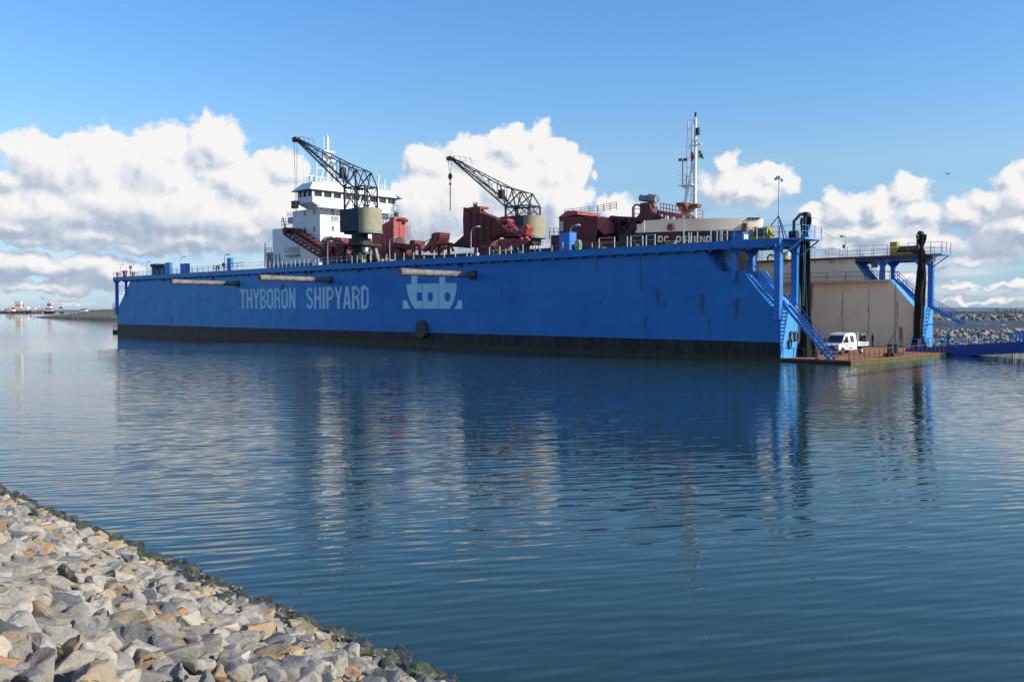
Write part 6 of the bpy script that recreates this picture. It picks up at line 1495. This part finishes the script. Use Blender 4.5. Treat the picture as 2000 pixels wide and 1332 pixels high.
# ------------------------------------------------------------ far land
def ridge(name, d0, d1, a0, a1, hfn, m, label, n=90, base=-1.):
    mb = MB(); vs = []
    for i in range(n+1):
        a = a0+(a1-a0)*i/n; h = hfn(a)
        vs += [bw(a, d0, base), bw(a, d0+(d1-d0)*.25, h*.45), bw(a, (d0+d1)/2, h), bw(a, d1, h*.8), bw(a, d1+60, base)]
    mb.add(vs, [(i*5+j, i*5+j+1, (i+1)*5+j+1, (i+1)*5+j) for i in range(n) for j in range(4)])
    structure(mb.build(name, m, smooth=True), label)
fb = mat('far_land_hazed_blue', (.050, .085, .12), 1., var=.2, scale=.004)  # bluish haze of distance put into the shore colour
fh = mat('hazed_hill_fields', (.085, .125, .18), 1., var=.12, scale=.003, col2=(.30, .25, .22))  # haze blue put into the hill colour; the pale fields are real
ridge('far_shore', 900, 1250, 200, 1600, lambda a: 3.2+1.0*mnoise.noise(Vector((a*.01, 1, 0))), fb, 'dark blue green low shore across the fjord', base=-1)
ridge('hills', 2600, 3300, 900, 3800, lambda a: 5+9.5*max(0, .55+mnoise.noise(Vector((a*.0016, 5.2, 0)))*1.2+.15*mnoise.noise(Vector((a*.006, 2, 0)))), fh, 'low far hills with pale fields on the right horizon', n=160)
ridge('far_sand_shore', 1500, 1700, -1600, -150, lambda a: 4.2+.8*mnoise.noise(Vector((a*.02, 3, 0))), mat('far_sand_and_grass', (.24, .22, .17), 1., var=.25, scale=.01, col2=(.12, .13, .09)), 'low sandy shore on the left horizon', base=-1)
# rock spit at the left, its tip toward the harbour mouth
T0 = atz(66, 620, 0); T1 = atz(228, 626, 0); dirv = (T1-T0); dirv.z = 0; Ls = dirv.length; dirv.normalize(); nv = Vector((-dirv.y, dirv.x, 0))
if nv.dot(FW) < 0: nv = -nv
mb = MB(); n = 70; vs = []; LT = Ls*1.9
for i in range(n+1):
    t = i/n; p = T0+dirv*(LT*t); h = min(1, t*5+.02); nz = lambda k: .35*mnoise.noise(Vector((i*.6, k*3., 0)))
    for k, (dd, z) in enumerate(((-.5, -.8), (0, .0), (5, 1.8), (9, 2.9), (14, 3.2), (20, 4.3), (26, 4.9), (60, 4.8), (90, -1))): vs.append(p+nv*(dd*(.15+.85*h))+Vector((0, 0, z*h+(nz(k) if k > 1 and k < 8 else 0)*h)))
mb.add(vs, [(i*9+j, i*9+j+1, (i+1)*9+j+1, (i+1)*9+j) for i in range(n) for j in range(8)])
structure(mb.build('spit', mat('spit_stone_and_grass', (.13, .115, .09), .95, var=.35, scale=.25, col2=(.20, .18, .12), bump=.5, bscale=1.)), 'low stone spit with grass at the left')
rnd = random.Random(21); bm = bmesh.new()
for i in range(1500):
    t = rnd.random()**.8; p = T0+dirv*(LT*t*.62); dd = rnd.uniform(-.3, 8)
    h = min(1, t*.62*5+.05); sz = rnd.uniform(.5, 1.1); q = p+nv*dd*(.15+.85*h)+Vector((0, 0, max(0, dd)*.34*h)); T = Matrix.LocRotScale(q, Euler((rnd.random(), rnd.random(), rnd.random()*6)), Vector((sz, sz, sz)))
    f0 = len(bm.faces); n0 = len(bm.verts); bm.from_mesh(VB[rnd.randrange(len(VB))]); bm.verts.ensure_lookup_table(); bm.faces.ensure_lookup_table()
    for v in bm.verts[n0:]: v.co = T @ v.co
    for f_ in bm.faces[f0:]: f_.material_index = 1 if dd < 2 else 0
me = bpy.data.meshes.new('spit_stones'); bm.to_mesh(me); bm.free()
for k in ('dark grey', 'wet dark', 'tan'): me.materials.append(G[k])
o = bpy.data.objects.new('spit_stones', me); COL.objects.link(o); tag(o, 'dark stones along the water edge of the spit', 'stones', None, 'stuff')
mb = MB()
for i in range(3000):
    t = rnd.random(); p = T0+dirv*(LT*(.08+t*.6)); dd = rnd.uniform(17, 34); h = min(1, (.08+t*.6)*5); s = rnd.uniform(.4, .9); a = rnd.uniform(0, 6.28); q = p+nv*dd+Vector((0, 0, (3.9+(dd-17)*.07)*h))
    mb.add([q, q+Vector((math.cos(a)*s, math.sin(a)*s, 0)), q+Vector((math.cos(a+1)*s*.6, math.sin(a+1)*s*.6, s*.8))], [(0, 1, 2)])
tag(mb.build('grass', mat('yellow_green_grass', (.17, .15, .045), .8, var=.3, scale=.1)), 'yellow green grass on top of the spit', 'grass', None, 'stuff')

# ------------------------------------------------------------ far harbour boats
BD = 1180.
def boat(pc, length_px, hull_m, label, parts, hull_h=2.6, name='fishing_boat', stripe=None):
    """pc: picture x of the middle; parts: (name, px0, px1, py0, py1, material) above the hull"""
    q = ray(pc, 611.5); sc_ = BD/F
    cx = B0+rx*((pc-1000)*sc_)+ry*BD; t = thing(name, label, 'boat', (cx.x, cx.y, 0), YAW, 'boats in the far harbour')
    L = length_px*sc_/2
    mb = MB(); st = [(-L, .55), (-L*.8, .95), (0, 1), (L*.55, .9), (L*.85, .5), (L, .04)]; vs = []
    for x, w in st:
        sh = hull_h*(1+.55*max(0, x/L)**2+.15*max(0, -x/L))
        vs += [(x*.93, -w*L*.16, -.3), (x, -w*L*.22, sh), (x, w*L*.22, sh), (x*.93, w*L*.16, -.3)]
    mb.add(vs, [(i*4+j, i*4+(j+1) % 4, (i+1)*4+(j+1) % 4, (i+1)*4+j) for i in range(5) for j in range(4)]+[(0, 1, 2, 3), (23, 22, 21, 20)]); mb.build('hull', hull_m, t, local=True)
    for nm, p0, p1, y0, y1, m in parts:
        x0, x1 = (p0-pc)*sc_, (p1-pc)*sc_; z1 = 5+(604-y0)*sc_; z0 = 5+(604-y1)*sc_; w = max(.25, min(3., (x1-x0)*.45))
        mb = MB()
        if nm == 'mast': mb.bar(((x0+x1)/2, 0, z0), ((x0+x1)/2, 0, z1), max(.35, (x1-x0))); mb.bar(((x0+x1)/2-1.6, 0, z0+(z1-z0)*.6), ((x0+x1)/2+1.6, 0, z0+(z1-z0)*.6), .3)
        else: mb.box(x0, x1, -w, w, max(z0, 0.5), z1)
        mb.build(nm, m, t, local=True)
    return t
Wm, Rm, Om, Dm, Cm = M['white'], M['red'], M['orange'], M['dark'], M['cream']
RP = mat('bright_red_paint', (.45, .09, .09), .5, var=.1)
boat(40, 34, M['rust'], 'far ship with cream tower and orange band, biggest in the harbour at left', [('deckhouse', 30, 43, 598, 605, Cm), ('deckhouse', 33, 43, 595.5, 598, Om), ('deckhouse', 31, 43, 589, 595.5, Cm), ('bridge', 32, 42, 588.5, 591, Dm), ('mast', 36.6, 37.4, 582, 589, Wm), ('mast', 46.5, 47, 591, 602, Dm)], 2.2)
boat(52, 20, Dm, 'far low vessel with a broad white roof right of the orange banded ship', [('deckhouse', 45, 58, 601, 606, Wm), ('cabin', 47, 55, 599.5, 601, Cm)], 1.6)
boat(97, 22, Dm, 'far red tug with stacked white and red bridge near the spit', [('deckhouse', 91, 105, 605, 607, Wm), ('deckhouse', 92, 105, 602.5, 605, RP), ('deckhouse', 93, 101, 598, 602.5, Wm), ('bridge', 94, 100, 593, 598, RP), ('mast', 96.7, 97.3, 587, 593, RP), ('cabin', 93.5, 101.5, 601, 602, Cm)], 2.)
boat(72, 20, RP, 'far vessel with a tall white mast between the tug and the orange banded ship', [('mast', 76, 77.2, 587, 603, Wm), ('deckhouse', 64, 71, 600, 605, Wm), ('deckhouse', 78, 89, 601.5, 605, Cm)], 1.6)
boat(19, 18, M['bluedark'], 'far dark blue boat with white cabin and thin mast at far left', [('mast', 12.7, 13.2, 593, 605, Wm), ('cabin', 17, 26, 600, 605, Cm), ('deckhouse', 11, 16, 603, 606, Wm)], 1.6)
boat(5, 14, Dm, 'far grey hull cut by the left edge of the photo', [('cabin', 0, 6, 603, 606, Wm)], 1.4)
boat(66, 10, Wm, 'small pale boat in front of the tall masted vessel', [('cabin', 64, 70, 604, 607, Wm)], 1.)
boat(121, 10, Dm, 'far red and white bow showing above the spit', [('deckhouse', 117, 123, 599.5, 603, RP), ('bridge', 120, 125, 598, 600, Wm)], 1.2)
# buoys
for k, (px, py, lb) in enumerate(((20, 621, 'red buoy nearest of the two in line at the left'), (20, 613.5, 'small dark red buoy beyond the nearer one at the left edge'), (60, 618, 'red buoy floating off the tip of the stone spit'))):
    q = atz(px, py, 0); s_ = (q-CAM).length/F; t = thing('buoy', lb, 'buoy', (q.x, q.y, 0), group='red harbour buoys'); r_ = 1.35*s_
    mb = MB(); mb.ball((q.x, q.y, r_*.55), r_*1.15, 12, (1, 1, .75)); mb.build('float', RP, t, smooth=True); mb = MB(); mb.bar((q.x, q.y, r_*.8), (q.x, q.y, r_*3.1), r_*.3); mb.ball((q.x, q.y, r_*3.3), r_*.55, 8); mb.build('topmark', RP, t)
# small white marker on the far shore and harbour sheds
for px, w_, h_, lb in ((165, 10, 2.2, 'long pale shed on the far shore left of the dock'), (205, 5, 1.6, 'short white shed on the far shore close to the dock end'), (22, 12, 3., 'pale roofed shed behind the far boats')):
    D_ = 1450.; sc_ = D_/F; c_ = B0+rx*((px-1000)*sc_)+ry*D_; t = thing('shed', lb, 'shed', (c_.x, c_.y, 3.0), YAW, 'far harbour sheds'); L_ = w_*sc_/2; H_ = h_*sc_*.7
    mb = MB(); mb.box(-L_, L_, -5, 5, -1, H_); mb.build('walls', Cm, t, local=True); mb = MB(); mb.slab_x([(-5.5, H_), (5.5, H_), (0, H_+1.6)], -L_-.4, L_+.4); mb.build('roof', M['rust'] if px != 205 else M['grey'], t, local=True)
# gull
g_ = ray(1850, 340).normalized(); gp = CAM+g_*150; mb = MB()
for s in (-1, 1): mb.add([gp+rx*(s*.02)+Vector((0, 0, .05)), gp+rx*(s*.35)+Vector((0, 0, .22))+ry*.05, gp+rx*(s*.75)+Vector((0, 0, .10))-ry*.05, gp+rx*(s*.33)+Vector((0, 0, .12))-ry*.18, gp+rx*(s*.02)+Vector((0, 0, -.02))-ry*.15, gp+rx*(s*.30)+Vector((0, 0, .155))], [(0, 1, 5), (1, 2, 3), (1, 3, 5), (5, 3, 4), (0, 5, 4)])
mb.tube([gp-rx*.28-ry*.1, gp-rx*.1, gp+rx*.15, gp+rx*.32+ry*.02], [.02, .07, .08, .03], 8)
tag(mb.build('seagull', M['grey']), 'small seagull gliding in the sky above the far black curtain', 'bird')
# ------------------------------------------------------------ small gear on the promenade and the pontoon deck
for px, w_, h_, m, nm, lb in ((620, .9, .9, 'galv', 'pipe_rack', 'grey pipe rack on the near wall just left of the dark crane lamp'), (668, 1.2, .7, 'dark', 'mooring_gear', 'dark mooring gear at the foot of the red conveyor on the near wall'), (760, .6, .5, 'khaki', 'crate', 'khaki crate right of the dark crane legs'), (1008, .8, .6, 'dark', 'crate', 'dark crate on the near wall below the red rams'), (1170, .8, .45, 'brown', 'crate', 'brown crate on the near wall under the dark red cabin'), (1235, .7, .7, 'black', 'mooring_gear', 'black mooring gear on the near wall left of the ship name')):
    x = aty(px, 500, 1.2).x; t = thing(nm, lb, nm.replace('_', ' '), (x, 1.2, DH))
    mb = MB(); mb.box(x-w_, x+w_, .8, 1.6, DH, DH+h_*.6); mb.build('base', M[m], t, bevel=.04)
    mb = MB(); mb.tube([(x-w_*.6, 1.2, DH+h_*.6), (x-w_*.6, 1.2, DH+h_*1.2), (x+w_*.2, 1.2, DH+h_*1.3), (x+w_*.5, 1.2, DH+h_*.6)], .07, 6); mb.build('handle', M[m], t)
mb = MB(); rnd = random.Random(31)
P_ = [Vector((3.2, 1.2, DK+.04))]
for k in range(26): P_.append(P_[-1]+Vector((rnd.uniform(-.35, .45), rnd.uniform(.3, .75), 0)))
mb.tube(P_, .05, 6); tag(mb.build('hose', M['black'], None, smooth=True), 'black hose snaking over the rusty deck toward the truck', 'hose')
for k, (x, y, w_, lb) in enumerate(((4.8, 15.5, .7, 'low wooden pallet on the rusty deck right of the truck'), (-3.2, 20.5, .8, 'wooden pallet on the deck behind the truck'))):
    t = thing('pallet', lb, 'pallet', (x, y, DK)); mb = MB()
    for j in range(5): mb.box(x-w_, x+w_, y-.55+j*.25, y-.38+j*.25, DK+.11, DK+.15)
    mb.build('boards', M['brown'], t, split=True)
    mb = MB(); [mb.box(x+dx-.06, x+dx+.06, y-.55, y+.62, DK, DK+.11) for dx in (-w_+.08, 0, w_-.08)]; mb.build('bearers', M['brown'], t, split=True)
